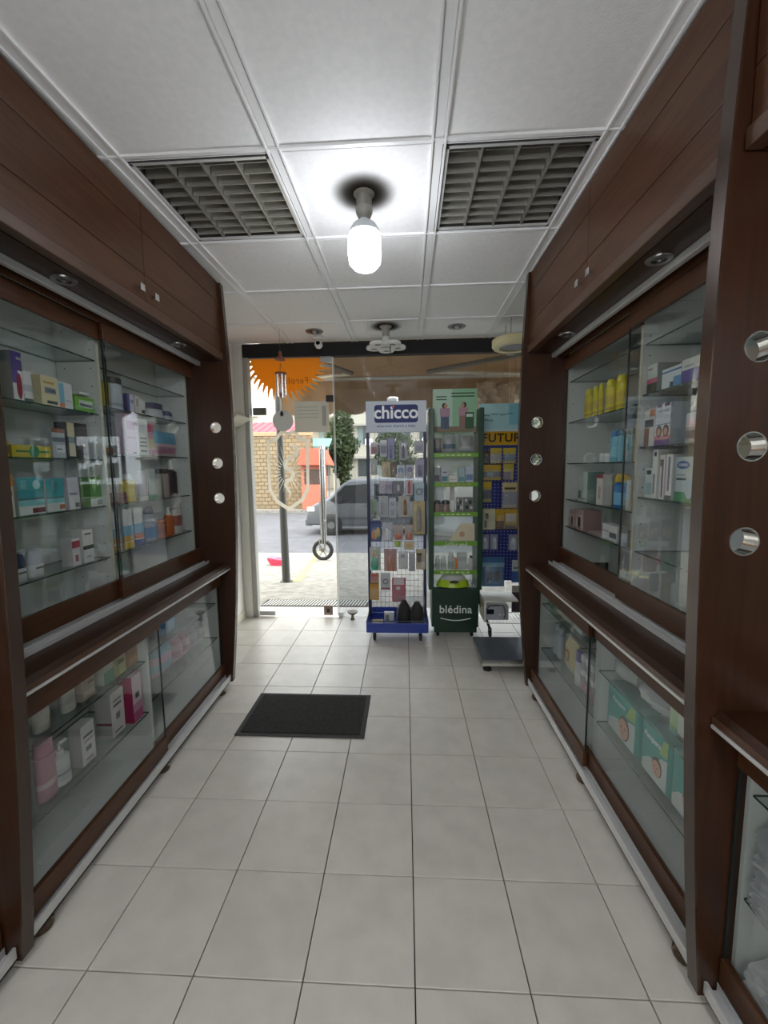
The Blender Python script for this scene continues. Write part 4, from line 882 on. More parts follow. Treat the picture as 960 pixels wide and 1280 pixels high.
for sx_ in (-.062, .062):
    v = []; f = []
    pr = [(0, .052, .036), (.06, .06, .042), (.14, .058, .04), (.2, .045, .03), (.245, .018, .012)]
    MB().lathe([(0, 0)]+[(r, zz) for zz, r, _ in pr]+[(0, .25)], (sx_*.9, 0, 0), 16, sy=.6).build('mitt', plain('#232622', .7), t, smooth=True)
softpack(t, .25, .08, .27, PLAST, seed=3, wr=.004, nm='clear_bag')
t.children[-1].location = (0, -.04, 0)
t = thing('flat_pack', 'yellow and white card lying tilted in the blue tray', 'pack', (-.252, 3.52, .1015)); carton(t, .1, .03, .075, '#cdbf8c', [(.1, .6, .2, .8, '#d8d4c4')]); t.rotation_euler = (-.5, 0, 0)
t = thing('small_carton', 'white and grey carton standing in the middle of the blue tray', 'box', (-.146, 3.50, .1015)); carton(t, .085, .03, .15, '#b9bcc0', [(.1, .5, .5, .85, '#6c7278'), (.55, .9, .1, .4, '#d0d4d6')])
t = thing('clear_box', 'clear plastic box at the right end of the blue tray', 'box', (.112, 3.462, .1015)); carton(t, .12, .026, .09, PLAST, [(.1, .9, .1, .5, '#b4aca4')])

# green stand
GRN = plain('#123a24', .35); GRND = plain('#0e2f1e', .35); LIME = plain('#6aa02c', .4)
YG_ = 3.72
bl = thing('green_stand', 'dark green shelf stand on castors with a poster on top', 'display stand', (.432, YG_, 0))
for a in (-.208, .208): bx('side_panel', GRN, bl, a-.022, a+.022, -.14, .14, .43, 1.99, .004)
bs = bx('base_panel', GRND, bl, -.185, .185, -.17, .14, .055, .445, .004)
bx('base_skirt', GRN, bl, -.205, .205, -.13, .13, .09, .43)
flat('brand_text', text('blédina', .098, .0006, .001, spacing=1.02), plain('#dfe6e0', .4), bs, 0, -.171, .262)
sw = [(-.13+.26*i/12, .185-.02*math.sin(math.pi*i/12)) for i in range(13)]
MB().tube([(x, -.1715, zz) for x, zz in sw], .004, 6).build('brand_swoosh', plain('#dfe6e0', .4), bs)
bx('back_sheet', clear((.95, .97, .96), 1.45, .35, (.85, .88, .87), .3), bl, -.186, .186, .12, .124, .45, 1.92)
for zz in (.455, .60, .855, 1.11, 1.365, 1.615):
    MB().box(-.186, .186, -.125, .12, zz-.006, zz, 0, 1).build('shelf', [clear((.93, .96, .94), 1.45, .25, (.8, .84, .82), .1), plain('#9fb8a8', .3)], bl)
AR = ''.join(reversed('\ufedf\ufee8\ufee4\ufeee \ufee3\ufe98\ufedc\ufe8e\ufee3\ufede'))
for i, zz in enumerate((.60, .855, 1.11, 1.365, 1.615)):
    st = bx('price_strip', LIME, bl, -.19, .19, -.134, -.128, zz-.034, zz+.004, .001)
    if i == 1: flat('strip_text', text(AR, .042, .0004, .0003), plain('#e4ead8', .4), st, 0, -.1346, zz-.018)
    else:
        for k in range(6): bx('strip_mark', plain('#cdd8a8' if i != 3 else '#b4a06a', .5), st, -.13+.045*k, -.13+.045*k+.03, -.1348, -.1342, zz-.022, zz-.010)
po = bx('poster', plain('#8fc09a', .35), bl, -.19, .19, -.006, .006, 1.80, 2.17, .002)
bx('poster_floor', plain('#8a7a60', .5), po, -.189, .189, -.0072, -.0064, 1.802, 1.85)
bx('poster_light', plain('#b4d2bc', .4), po, -.188, -.02, -.0070, -.0064, 1.85, 2.168)
def figure(x, z0, hh, hair, top, bottom, par):
    for k, (a, b, wd_, c) in enumerate(((0, .5, .036, bottom), (.48, .82, .042, top))): bx('printed_clothes', pl(c), par, x-wd_, x+wd_, -.0084-.0003*k, -.0076, z0+a*hh, z0+b*hh, .0003)
    m = MB().lathe([(.021, -.0092), (.021, -.0078)], (x-(.005 if x < 0 else -.005), 0, z0+.915*hh), 14, ax='y', sy=1.1); m.build('printed_hair', pl(hair), par)
    m = MB().lathe([(.016, -.0098), (.016, -.0088)], (x+(.007 if x < 0 else -.007), 0, z0+.9*hh), 12, ax='y', sy=1.2); m.build('printed_face', pl('#b98a70'), par)
figure(-.085, 1.83, .215, '#2c2420', '#a8869a', '#3a4c6c', po)
figure(.075, 1.84, .21, '#33261e', '#b08c94', '#8f6f64', po)
bx('printed_board', plain('#2c5c3c', .5), po, .09, .165, -.0092, -.008, 1.83, 1.97)
bx('printed_board_white', plain('#c8d6cc', .5), po, .10, .155, -.0098, -.0092, 1.93, 1.955)
for k in range(2):
    bx('poster_line', plain('#3a5a44', .5), po, -.03, .17, -.0076, -.0066, 2.10+.026*k, 2.111+.026*k)
    bx('poster_line', plain('#4a6a54', .5), po, -.16, -.07, -.0078, -.007, 2.075+.024*k, 2.085+.024*k)
for a in (-.15, .15):
    for b in (-.11, .1): wheel(bl, a, b, .02)
def shelf_item(px0, px1, py0, zz, lb, kind, c, Y=3.63, hh=None, name='carton_pack', cat='box', args=(), **k):
    a, b = atY(px0, py0, Y), atY(px1, py0, Y)
    xa, xb = max(a.x, .25), min(b.x, .612)
    t = thing(name, lb, cat, ((xa+xb)/2, Y, zz+.0005), 0)
    KIND[kind](t, xb-xa, .05, hh or max(.02, a.z-zz), c, *args, **k); return t
shelf_item(542, 552, 545, 1.615, 'clear pack with pinkish goods at the left of the top green stand shelf', 'softpack', '#8d8584', args=([(.0, .4, '#6d6a74')],), hh=.13, name='clear_pack', cat='pack')
shelf_item(554, 570, 540, 1.615, 'clear pack with a curled white tube in the middle of the top green stand shelf', 'softpack', '#9aa09e', args=([(.3, .55, '#5f6f80')],), hh=.16, name='clear_pack', cat='pack')
shelf_item(574, 592, 540, 1.615, 'grey clear pack at the right of the top green stand shelf', 'softpack', '#8b908c', args=([(.1, .35, '#a8acb0')],), hh=.15, name='clear_pack', cat='pack')
shelf_item(541, 550, 580, 1.365, 'grey and dark purple carton at the left of the second green stand shelf', 'carton', '#8d9498', args=([(.1, .9, .1, .5, '#4a4258')],), hh=.13)
shelf_item(551.5, 560.5, 580, 1.365, 'white and teal carton, second on the second green stand shelf', 'carton', '#b4bcc4', args=([(.1, .9, .1, .4, '#4f7f88'), (.2, .8, .6, .7, '#6a6a84')],), hh=.135)
shelf_item(561, 572, 590, 1.365, 'small white price card standing on the second green stand shelf', 'carton', '#d6d6cc', hh=.06, Y=3.61, args=([(.1, .9, .4, .5, '#a8a89c')],))
shelf_item(573, 581, 582, 1.365, 'pale teal carton behind the price card', 'carton', '#96b0b4', args=([(.1, .9, .1, .4, '#5a8a8c')],), hh=.12)
shelf_item(582, 592, 580, 1.365, 'white carton with blue print at the right of its green stand shelf', 'carton', '#b4bec8', args=([(.1, .9, .15, .5, '#5f7ea0')],), hh=.135)
for i, (a, b, lb) in enumerate(((542, 551.5, 'dark lidded jar at the left of the third green stand shelf'), (552, 563, 'dark lidded jar second on the third green stand shelf'))):
    shelf_item(a, b, 620, 1.11, lb, 'bottle', '#8f7a72', hh=.105, name='food_jar', cat='jar', cap='#3a4440', capf=.35, capr=.95, neck=.9, sh=.1, dome=True)
for i, (a, b, lb) in enumerate(((571, 578, 'black and white dotted tin, left of two on the third green shelf'), (580, 592, 'black and white dotted tin, right of two on the third green shelf'))):
    t = shelf_item(a, b, 616, 1.11, lb, 'carton', '#6a726e', hh=.125, args=([(.1, .35, .7, .9, '#c8ccc8'), (.5, .8, .55, .8, '#24282a'), (.15, .5, .2, .45, '#2a3030'), (.6, .9, .2, .4, '#c4c8c4')],))
shelf_item(564, 569, 620, 1.11, 'small white tube between the jars and tins', 'tube', '#d2d6d2', hh=.1, name='cream_tube', cat='tube')
t = thing('brochure', 'large cream brochure leaning on the fourth green stand shelf', 'brochure', (.505, 3.64, .8555)); t.rotation_euler = (-.15, 0, 0)
MB().prism([(-.12, 0), (.1, 0), (.1, .15), (-.02, .15)], 0, .006, 'y').build('brochure_page', plain('#cfc6a6', .5), t); spot(t, .2, .14, .45, .4, .12, '#b08a6a')
for i, lb in enumerate(('lower flat white folder on the fourth green stand shelf', 'upper flat white folder on the fourth green stand shelf')):
    t = thing('folder', lb, 'folder', (.338, 3.66, .8555+i*.045)); carton(t, .17, .08, .03, ['#b4b8b4', '#c9cdc9'][i])
for i, (a, b, hh_, lb) in enumerate(((544, 550, .12, 'white bottle at the left of the fifth green stand shelf'), (551, 558, .12, 'white bottle second on the fifth green stand shelf'), (560, 568, .15, 'white bottle with a curved top in the middle of the fifth shelf'))):
    shelf_item(a, b, 690, .60, lb, 'bottle', '#b9c0ba', hh=hh_, name='bottle', cat='bottle', cap='#d2d6d0', capf=.2, capr=.7, neck=.6, lab=[(.2, .6, '#9aa8a0')])
shelf_item(572, 584, 684, .60, 'pale grey carton on the fifth green stand shelf', 'carton', '#b2b8b4', hh=.14, args=([(.1, .9, .55, .8, '#a0a8a4')],))
shelf_item(569, 571.5, 700, .60, 'thin orange pencil like stick on the fifth shelf', 'carton', '#c87a34', hh=.1, name='stick', cat='stick')
shelf_item(586, 592, 690, .60, 'white bottle with a black tip at the right of the fifth shelf', 'bottle', '#c2c6c2', hh=.12, name='bottle', cat='bottle', cap='#2c2e2c', capf=.15)
t = thing('baby_potty', 'lime green and grey baby potty on the lowest shelf of the green stand', 'potty', (.415, 3.625, .4555))
MB().lathe([(.125, .0), (.145, .008), (.14, .02), (.128, .05), (.114, .064), (.0, .064)], n=28, sy=.7).build('bowl', plain('#9fbf22', .3), t, smooth=True)
MB().lathe([(.112, .06), (.105, .08), (.086, .097), (.05, .106), (0, .108)][::1], n=28, sy=.7).build('lid', plain('#b4b8b2', .3), t, smooth=True)
MB().prism([(-.04, .06), (-.02, .048), (.025, .048), (.045, .062), (.0, .068)], -.1, -.07, 'y').build('handle', plain('#2c302c', .4), t)
MB().tube([(.08*math.cos(a), .03, .075+.03*math.sin(a)) for a in [math.pi*i/10 for i in range(11)]], .008, 8).build('lime_rim', plain('#7f9f1c', .35), t, smooth=True)

# blue pegboard stand
YF = 3.86
fu = thing('pegboard_stand', 'blue pegboard stand with a yellow header, half hidden by the right cabinet', 'display stand', (.91, YF, 0))
bx('pegboard', plain('#1f2c78', .4), fu, -.24, .24, -.006, .006, .44, 1.69, .002)
pg = MB()
for i in range(15):
    for j in range(39):
        pg.lathe([(.0042, -.0068), (.0042, -.0058)], (-.217+.031*i, 0, .47+.031*j), 6, ax='y')
tag(pg.build('lit_hole_dots', plain('#c6cbd8', .5), fu), kind='stuff')  # pale discs paint the light showing through the board's holes
hf = bx('header_board', plain('#c79a12', .35), fu, -.24, .24, -.014, .008, 1.692, 1.81, .002)
flat('header_text', text('FUTURO', .105, .0006, .0028, spacing=1.08), plain('#33200f', .4), hf, .0, -.0146, 1.752)
tp = bx('topper', plain('#a9d2d6', .35), fu, -.24, .24, -.012, .006, 1.812, 2.058, .002)
bx('topper_sky', plain('#7fc0cc', .35), tp, .02, .235, -.0128, -.012, 1.87, 2.05)
for k, (a, b, zz) in enumerate(((-.2, -.15, 1.955), (-.14, -.08, 1.965), (-.06, -.01, 1.96), (.0, .05, 1.968), (-.21, -.165, 1.915), (-.155, -.12, 1.91))):
    MB().tube([(a+(b-a)*i/6, -.0135, zz+.008*math.sin(i*2.2+k)) for i in range(7)], .003, 5).build('script_stroke', plain('#3a5a60', .5), tp)
bx('topper_rail', plain('#d0d8d8', .3), tp, -.238, .238, -.0150, -.012, 1.815, 1.828)
YP = YF-.03
PK = '#c4ad3c'
FP = [
 (603, 611, 563, 580, 'dark carded support at the top left of the blue pegboard', '#3a3230', [('box', .3, .9, .6, .75, '#b4983c'), ('box', .1, .6, .1, .4, '#6a6058')]),
 (613, 627, 560, 579, 'yellow topped pack with a grey wrap, top row left of the pegboard', '#a9a6a8', [('band', .6, 1, PK), ('band', 0, .12, '#c4b77c')]),
 (629, 644.5, 560, 579, 'yellow topped pack with a blue green wrap, top row right', '#6f84a4', [('band', .58, 1, PK), ('band', 0, .14, '#c0aa64'), ('box', .2, .8, .14, .3, '#7a9a84')]),
 (600, 626, 581, 600, 'wide yellow pack with a grey strip, second row of the pegboard', '#6f7078', [('band', .55, 1, '#c2a22c'), ('band', 0, .18, '#bda552'), ('box', .35, .65, .2, .5, '#93a4a8')]),
 (629, 642, 580, 600, 'yellow pack with a grey purple picture, second row right', '#857c88', [('band', .52, 1, '#beb04a'), ('box', .75, .95, .05, .5, '#b8a850')]),
 (600, 614, 602, 628, 'bright yellow pack with a dark wrap, third row left', '#454a64', [('band', .6, 1, '#c9a818'), ('band', .02, .18, '#a8a44c')]),
 (628, 646, 602, 635, 'large cream headed pack with a silver wrap, third row right', '#8f90a0', [('band', .62, .95, '#c6b88a'), ('band', 0, .12, '#b4ac94'), ('box', .15, .9, .7, .78, '#4a3f2c')]),
 (600, 619, 636, 662, 'cream pack with a black square and brace picture', '#c2bd98', [('box', .35, .55, .5, .78, '#26241f'), ('box', .55, .95, .05, .4, '#d0ccb0'), ('box', .3, .45, .1, .45, '#4a443a')]),
 (620, 630, 636, 661, 'yellow and brown pack in the middle of the fourth row', '#bf9f24', [('box', .05, .95, .02, .4, '#5c3f2c')]),
 (631, 646, 636, 661, 'gold and white pack at the right of the fourth row', '#bd9b38', [('box', .1, .9, .35, .75, '#c9c1b8'), ('box', .05, .95, .02, .2, '#6d6a62')]),
 (600, 611, 668, 687, 'clear blister with white finger splints, left of the fifth row', '#8d92a4', [('item', .5, .1, .8, .3, '#c4c6cc', 'splint')]),
 (613, 622, 668, 687, 'clear blister with a white splint, middle of the fifth row', '#8d92a4', [('item', .5, .1, .8, .25, '#b4b8c4', 'splint')]),
 (636, 646, 668, 688, 'clear blister with a grey splint, right of the fifth row', '#969cac', [('item', .5, .1, .8, .3, '#bcc0c8', 'splint')]),
 (603, 630, 696, 733, 'large teal blue pouch with two knee picture patches', '#3f6c94', [('band', .66, .8, '#7fa8b8'), ('box', .22, .45, .15, .5, '#2a3c58'), ('box', .52, .78, .18, .52, '#3a4a5c'), ('box', .3, .42, .12, .22, '#a8b0b8')]),
 (640, 650, 700, 728, 'white topped blue pack by the cabinet edge', '#3a5a9a', [('band', .5, 1, '#b4bcc0'), ('box', .2, .8, .6, .7, '#6a7a84')]),
 (640, 652, 732, 765, 'dark plum bag hanging low by the cabinet edge', '#3a2a38', [('band', .75, 1, '#a49c90')]),
]
for q in FP: hang(*q, Y=YP, film=q[0] not in (640,), name='support_pack')
sh = MB().box(-.225, .07, -.28, -.01, .322, .334).box(-.225, -.21, -.28, -.01, .14, .322)
sh.build('lower_shelf', plain('#d6d4ca', .4), fu, bevel=.002)
bx('shelf_side_sticker', plain('#b9a03c', .4), fu, -.2255, -.2251, -.26, -.03, .16, .3)
wr_ = MB()
for i in range(14): wr_.tube([(-.2+.03*i, -.29, .135), (-.2+.03*i, -.01, .135)], .003, 5)
for b in (-.29, -.01): wr_.tube([(-.21, b, .135), (.23, b, .135)], .004, 6)
tag(wr_.build('wire_shelf', plain('#d4d4cc', .35), fu), kind='stuff')
for a in (-.23, .23):
    MB().tube([(a, -.0, .45), (a, -.05, .26), (a+(.03 if a < 0 else -.03), -.16, .17), (a+(.06 if a < 0 else -.06), -.26, .075)], .012, 8).build('leg', BLACK, fu, smooth=True)
    wheel(fu, a+(.06 if a < 0 else -.06), -.265)
    MB().tube([(a, 0, .45), (a, .08, .1)], .012, 8).build('leg', BLACK, fu); wheel(fu, a, .09)
t = thing('grey_device', 'grey electronic device with a dark screen under the white shelf', 'device', (.80, 3.63, .1395))
bx('device_body', plain('#a9adb4', .4), t, -.1, .11, 0, .14, 0, .13, .008)
bx('screen', plain('#1a1f2c', .2), t, -.085, -.02, -.002, .001, .055, .1)
for k in range(2): MB().lathe([(.007, -.006), (.007, .001)], (.03+.035*k, 0, .05), 12, ax='y').build('button', plain('#d6d6d0', .4), t)
MB().tube([(-.09, -.01, .1), (-.06, -.012, .137), (.0, -.012, .142), (.06, -.012, .137), (.08, -.012, .08), (.07, -.012, .02)], .004, 6).build('cable', BLACK, t, smooth=True)

# ------------------------------------------------------------------ things on and by the glass door
ORA = noisy('orange_vinyl', '#f2b02e', '#f6ba3c', (1, 1, 1), 2, .4, trans=.6)
cs = atY(357, 445, YG)
pts = []
NR = 22
for i in range(NR+1):
    a = math.pi+math.pi*i/NR - 0
    if i < NR:
        da = math.pi/NR
        rr = .44*(1+.05*math.sin(i*2.7))
        for fa, fr in ((0, .335), (.25, .36), (.6, .40), (1.05, rr), (.85, .39), (.75, .35)):
            pts.append((fr*math.cos(a+da*fa*1.0), fr*.98*math.sin(a+da*fa*1.0)))
zt = 2.548-cs.z
poly = [(max(p[0], -1.492-cs.x), p[1]) for p in pts]
poly = [(p[0], min(p[1], zt)) for p in poly] + [(.31, zt-.001), (.30, zt), (-.30, zt), (-.31, zt-.001)]
t = thing('sun_sticker', 'large orange half sun sticker at the top of the glass door', 'sticker', (cs.x, YG-.0072, cs.z))
flat('sun_shape', shape([poly], .0008), ORA, t, 0, 0, 0)
flat('sun_text', text('Ferolit', .085, .0002, .0004, spacing=1.1), plain('#a8640c', .5), t, .09, -.0012, -.235, mirror=True)
EMB = noisy('white_vinyl', '#eeeae0', '#f2eee4', ns=2, rough=.4, trans=.65)
def dp(px, py): p = atY(px, py, YG); return (p.x-shx, p.z-shz)
p0 = atY(360, 590, YG); shx, shz = p0.x, p0.z
t = thing('shield_emblem', 'white shield sticker with a snake emblem and rays on the glass door', 'sticker', (shx, YG-.0072, shz))
outer = [dp(*q) for q in ((352, 537), (360, 540), (369, 537), (375, 545), (386, 550), (387, 612), (379, 627), (361, 639), (345, 628), (336, 613), (333.5, 550), (345, 546))]
inner = [(x*.86+.001, zz*.90+.001) for x, zz in outer]
flat('shield_outline', shape([outer, inner], .0006), EMB, t, 0, 0, 0)
def ribbon(path, ws):
    v = [Vector((x, y)) for x, y in path]; L_, R2 = [], []
    for i, p in enumerate(v):
        d_ = (v[min(i+1, len(v)-1)]-v[max(i-1, 0)]).normalized(); n_ = Vector((-d_.y, d_.x))
        L_.append(tuple(p+n_*ws[i])); R2.append(tuple(p-n_*ws[i]))
    return L_+R2[::-1]
sn = [(364, 560), (369, 557), (372, 561), (371, 567), (366, 571), (360, 574), (356, 579), (358, 585), (364, 588), (367, 593), (364, 599), (359, 601), (357, 606), (360, 611), (363, 616), (362, 623)]
flat('snake', shape([ribbon([dp(*q) for q in sn], [.012, .017, .019, .019, .02, .021, .022, .023, .023, .022, .02, .019, .017, .014, .011, .004])], .0006), EMB, t, 0, 0, 0)
flat('snake_head', shape([circ(*dp(364, 560), .016, 12, .7)], .0006), EMB, t, 0, -.0002, 0)
for i in range(22):
    a = math.radians(-70+140*(i % 11)/10)*1.0 + (math.pi if i >= 11 else 0)
    r0, r1 = .075, .165+.03*((i*7) % 3)
    a2 = a
    flat('emblem_ray', shape([[(r0*math.cos(a2-.05), r0*1.3*math.sin(a2-.05)), (r1*math.cos(a2), r1*1.35*math.sin(a2)), (r0*math.cos(a2+.05), r0*1.3*math.sin(a2+.05))]], .0005), EMB, t, 0, 0, 0)
pa, pb = atY(368, 502, YG), atY(412, 540, YG)
t = thing('paper_notice', 'blank backed grey paper notice taped to the glass door', 'notice', ((pa.x+pb.x)/2, YG-.009, (pa.z+pb.z)/2))
w, h = pb.x-pa.x, pa.z-pb.z
bx('sheet', noisy('notice_paper', '#d6d4ca', '#dad8ce', ns=2, rough=.6, trans=.4), t, -w/2, w/2, -.001, .001, -h/2, h/2, .0003)
for k in range(4): bx('faint_line', plain('#b4b2aa', .6), t, -w*.42, w*.2, -.0016, -.001, h*(.3-.11*k), h*(.325-.11*k))
bx('faint_stamp', plain('#b0aea6', .6), t, w*.3, w*.42, -.0016, -.001, -h*.3, h*.35)
cx_ = atY(351, 470, 3.6)
t = thing('wind_chime', 'metal wind chime with a white disc hanging in front of the glass door', 'wind chime', (cx_.x, 3.6, ZC-.008))
Z = lambda py: atY(351, py, 3.6).z-ZC+.008
MB().tube([(0, 0, 0), (0, 0, Z(446))], .0015, 5).tube([(0, 0, Z(455)), (0, 0, Z(518))], .0012, 5).build('string', plain('#5c4a3a', .6), t)
MB().lathe([(0, Z(451)), (.045, Z(450)), (.03, Z(447)), (.012, Z(444)), (.016, Z(441)), (0, Z(438))], n=12).build('ornament', plain('#7a3a1c', .5), t, smooth=True)
for q in range(3):
    a = 2.09*q; MB().tube([(0, 0, Z(454)), (.042*math.cos(a), .042*math.sin(a), Z(467))], .001, 4).build('cord', plain('#5c4a3a', .6), t)
MB().lathe([(0, Z(468)), (.05, Z(468)), (.05, Z(466)), (0, Z(466))], n=18).build('top_plate', plain('#7c4422', .5), t)
for q in range(6):
    a = 1.047*q; MB().tube([(.038*math.cos(a), .038*math.sin(a), Z(468.5)), (.038*math.cos(a), .038*math.sin(a), Z(494+q % 3*2))], .007, 8).build('chime_tube', plain('#c9c4bc', .25, .8), t, smooth=True)
MB().lathe([(0, Z(496)), (.014, Z(494)), (.014, Z(492)), (0, Z(491))], n=12).build('striker', plain('#7a2c24', .5), t, smooth=True)
MB().lathe([(0, Z(521)), (.013, Z(519.5)), (.014, Z(517)), (.007, Z(514.5)), (0, Z(514))], n=12).build('weight', BLACK, t, smooth=True, loc=(0, -.012, 0))
MB().lathe([(.09, -.003), (.09, .003)], (.005, 0, Z(526)), 32, ax='y').build('sail_disc', plain('#cfcfc6', .5), t)
t = thing('wall_shelf', 'white wedge shaped shelf box on the left wall by the door', 'shelf', (XL, 3.86, 1.9))
MB().prism([(0.002, 0), (.002, .13), (.05, .125), (.15, .085), (.152, .07), (.03, 0)], -.17, .15, 'y').build('shelf_box', plain('#d2cdbd', .5), t, bevel=.004)
MB().tube([(.008, -.3, .6), (.008, -.26, .42), (.012, -.2, .22), (.03, -.1, .15), (.03, -.06, .128)], .004, 6).build('cable', BLACK, t, smooth=True)

# ------------------------------------------------------------------ street outside
SLP = .092
def gz(Y): return -SLP*(Y-4.4)-.006
def gp(px, py):
    q = ray(px, py); tt = (-.006+SLP*4.4-CZ)/(q.z+SLP*q.y); return CAM+q*tt
PAVE = noisy('pale_pavement', '#767269', '#949087', (1, 1, 1), 9, .85, .3, 30, detail=9)
ROAD = noisy('asphalt', '#555558', '#626265', (1, 1, 1), 3, .9, .3, 60, detail=8)
struct('pavement', MB().add([(-30, 4.36, -.3), (30, 4.36, -.3), (30, 9.6, -.8), (-30, 9.6, -.8), (-30, 4.36, -.006), (30, 4.36, -.006), (30, 9.6, gz(9.6)), (-30, 9.6, gz(9.6))], [(0, 1, 2, 3), (4, 5, 6, 7), (0, 1, 5, 4), (1, 2, 6, 5), (2, 3, 7, 6), (3, 0, 4, 7)]), PAVE, 'pale sloping pavement outside the shop')
ZR = -.56
struct('road', MB().box(-40, 40, 9.6, 19.2, ZR-.3, ZR), ROAD, 'grey asphalt street')
struct('far_pavement', MB().box(-40, 40, 19.2, 60, ZR-.3, ZR+.12), PAVE, 'pale pavement across the street')
struct('facade', MB().box(-30, XL-.12, YG-.1, YG+.2, -.3, 3.4).box(XR+.12, 30, YG-.1, YG+.2, -.3, 3.4), noisy('facade_stone', '#b0a894', '#bdb5a2', ns=3, rough=.8), 'plain outer wall of the shop building')
t = thing('drain_grate', 'narrow metal drain grate set in front of the entrance', 'drain grate', (-1.02, 4.51, gz(4.51)+.011))
m = MB()
for i in range(34): a = -.56+1.12*i/33; m.add([(a-.008, -.1, .004), (a+.008, -.1, .004), (a+.038, .1, .004-SLP*.02), (a+.022, .1, .004-SLP*.02)], [(0, 1, 2, 3)])
bx('channel', plain('#161614', .8), t, -.58, .6, -.11, .11, -.004, .0015)
tag(m.build('bars', plain('#c2c1b8', .6), t), kind='stuff')
b0 = gp(358, 727); tp_ = atY(346.5, 480, b0.y)
t = thing('street_post', 'dark leaning metal post on the pavement behind the shield sticker', 'post', b0)
MB().tube([(0, 0, -.02), tuple(tp_-b0)], [.058, .04], 14).build('pole', plain('#4c4d4c', .5, .4), t, smooth=True)
MB().lathe([(.09, 0), (.09, .012), (.06, .014)], n=16).build('base_plate', plain('#4c4d4c', .5, .4), t)
b0 = gp(404, 700); rr = .21
t = thing('scooter_wheel', 'small spoked wheel with an upright stem standing on the pavement', 'wheel', b0)
MB().tube([(rr*.88*math.cos(a), 0, rr+rr*.88*math.sin(a)) for a in [math.pi*2*i/24 for i in range(24)]], rr*.17, 8, cyc=True).build('tyre', RUBBER, t, smooth=True)
MB().tube([(rr*.7*math.cos(a), 0, rr+rr*.7*math.sin(a)) for a in [math.pi*2*i/24 for i in range(24)]], rr*.07, 6, cyc=True).build('rim', plain('#9a9c9c', .3, .8), t, smooth=True)
for i in range(6):
    a = math.pi/3*i; MB().tube([(0, 0, rr), (rr*.7*math.cos(a), 0, rr+rr*.7*math.sin(a))], rr*.06, 6).build('spoke', plain('#9a9c9c', .3, .8), t)
MB().lathe([(rr*.2, -.04), (rr*.2, .04)], (0, 0, rr), 14, ax='y').build('hub', plain('#6c6e6e', .3, .8), t)
MB().tube([(-.05, -.06, rr), (-.05, -.06, rr*2.2), (.05, -.06, rr*2.2), (.05, -.06, rr)], .016, 8).tube([(0, -.06, rr*2.2), (-.02, -.06, 1.2)], .022, 8).build('stem', plain('#8a8c8c', .3, .7), t)
t = thing('pink_dustpan', 'bright pink plastic dustpan lying on the pavement', 'dustpan', gp(347, 706))
MB().prism([(-.16, .13), (.16, .11), (.16, 0), (-.08, 0)], -.12, .12, 'y').build('pan', plain('#d2385a', .5), t)
MB().prism([(-.16, .13), (-.15, .16), (.0, .13), (.0, .12)], -.11, .11, 'y').build('rim', plain('#e05a76', .5), t)
ya = [gp(*q) for q in ((366, 727), (376, 727), (403, 690), (396, 690))]
o = struct('painted_line', MB().add([(p.x, p.y, gz(p.y)+.003) for p in ya]+[(p.x, p.y, gz(p.y)-.001) for p in ya], [(0, 1, 2, 3), (7, 6, 5, 4), (0, 4, 5, 1), (1, 5, 6, 2), (2, 6, 7, 3), (3, 7, 4, 0)]), plain('#d2b86a', .8), 'faded yellow line painted on the pavement')

# awning
TAN = noisy('tan_canvas', '#9a8368', '#a68f74', (1, 1, 1), 3, .8, trans=.38)
aw = thing('awning', 'tan canvas awning with folding arms over the shop front', 'awning', (.4, 4.3, 0))
Zb, Yb = 2.67, 1.3
MB().add([(-2.05, 0, 3.1), (2.3, 0, 3.1), (2.3, Yb, Zb), (-2.05, Yb, Zb), (-2.05, 0, 3.106), (2.3, 0, 3.106), (2.3, Yb, Zb+.006), (-2.05, Yb, Zb+.006)], [(0, 1, 2, 3), (4, 5, 6, 7), (0, 1, 5, 4), (1, 2, 6, 5), (2, 3, 7, 6), (3, 0, 4, 7)]).build('canopy', TAN, aw)
v = []; f = []; n = 88
for i in range(n+1):
    x = -2.05+4.35*i/n; sc = abs(math.sin(i*math.pi/8)); yy = Yb+.01+.012*math.sin(i*.9)
    v += [(x, yy, Zb-.02), (x, yy, Zb-.39-.08*sc), (x, yy+.004, Zb-.02), (x, yy+.004, Zb-.39-.08*sc)]
for i in range(n):
    k = i*4; f += [(k, k+1, k+5, k+4), (k+2, k+6, k+7, k+3), (k+1, k+3, k+7, k+5), (k, k+4, k+6, k+2)]
MB().add(v, f).build('valance', TAN, aw, smooth=True)
MB().tube([(-2.05, Yb-.02, Zb-.01), (2.3, Yb-.02, Zb-.01)], .024, 10).build('front_bar', plain('#b9b5aa', .35, .5), aw, smooth=True)
for x0, x1, x2 in ((-1.6, -1.05, -1.75), (1.25, -.12, 1.4)):
    MB().tube([(x0, .2, 2.72), (x1, .98, 2.66)], .03, 8).build('arm', plain('#6d675c', .4, .4), aw, smooth=True)
    MB().tube([(x1, .98, 2.66), (x2, Yb-.05, Zb-.01)], .022, 8).build('arm', plain('#c9c4b6', .35, .4), aw, smooth=True)
bx('wall_rail', plain('#6d675c', .5), aw, -2.05, 2.3, -.06, .02, 3.06, 3.16)
ra, rb = atY(597, 478, 5.2), atY(648, 522, 5.2)
t = thing('plastic_sheet', 'crumpled shiny plastic sheet hanging under the awning at the right', 'sheet', ((ra.x+rb.x)/2, 5.2, rb.z))
v = []; f = []; n = 14; rd = random.Random(4)
for j in range(n):
    for i in range(n):
        v.append(((rb.x-ra.x)*(i/(n-1)-.5)*1.05, .05*math.sin(i*1.3+j*.5)+rd.uniform(-.025, .025), (ra.z-rb.z)*(j/(n-1))*(1)-.03*math.sin(i*.9)*(1-j/(n-1))))
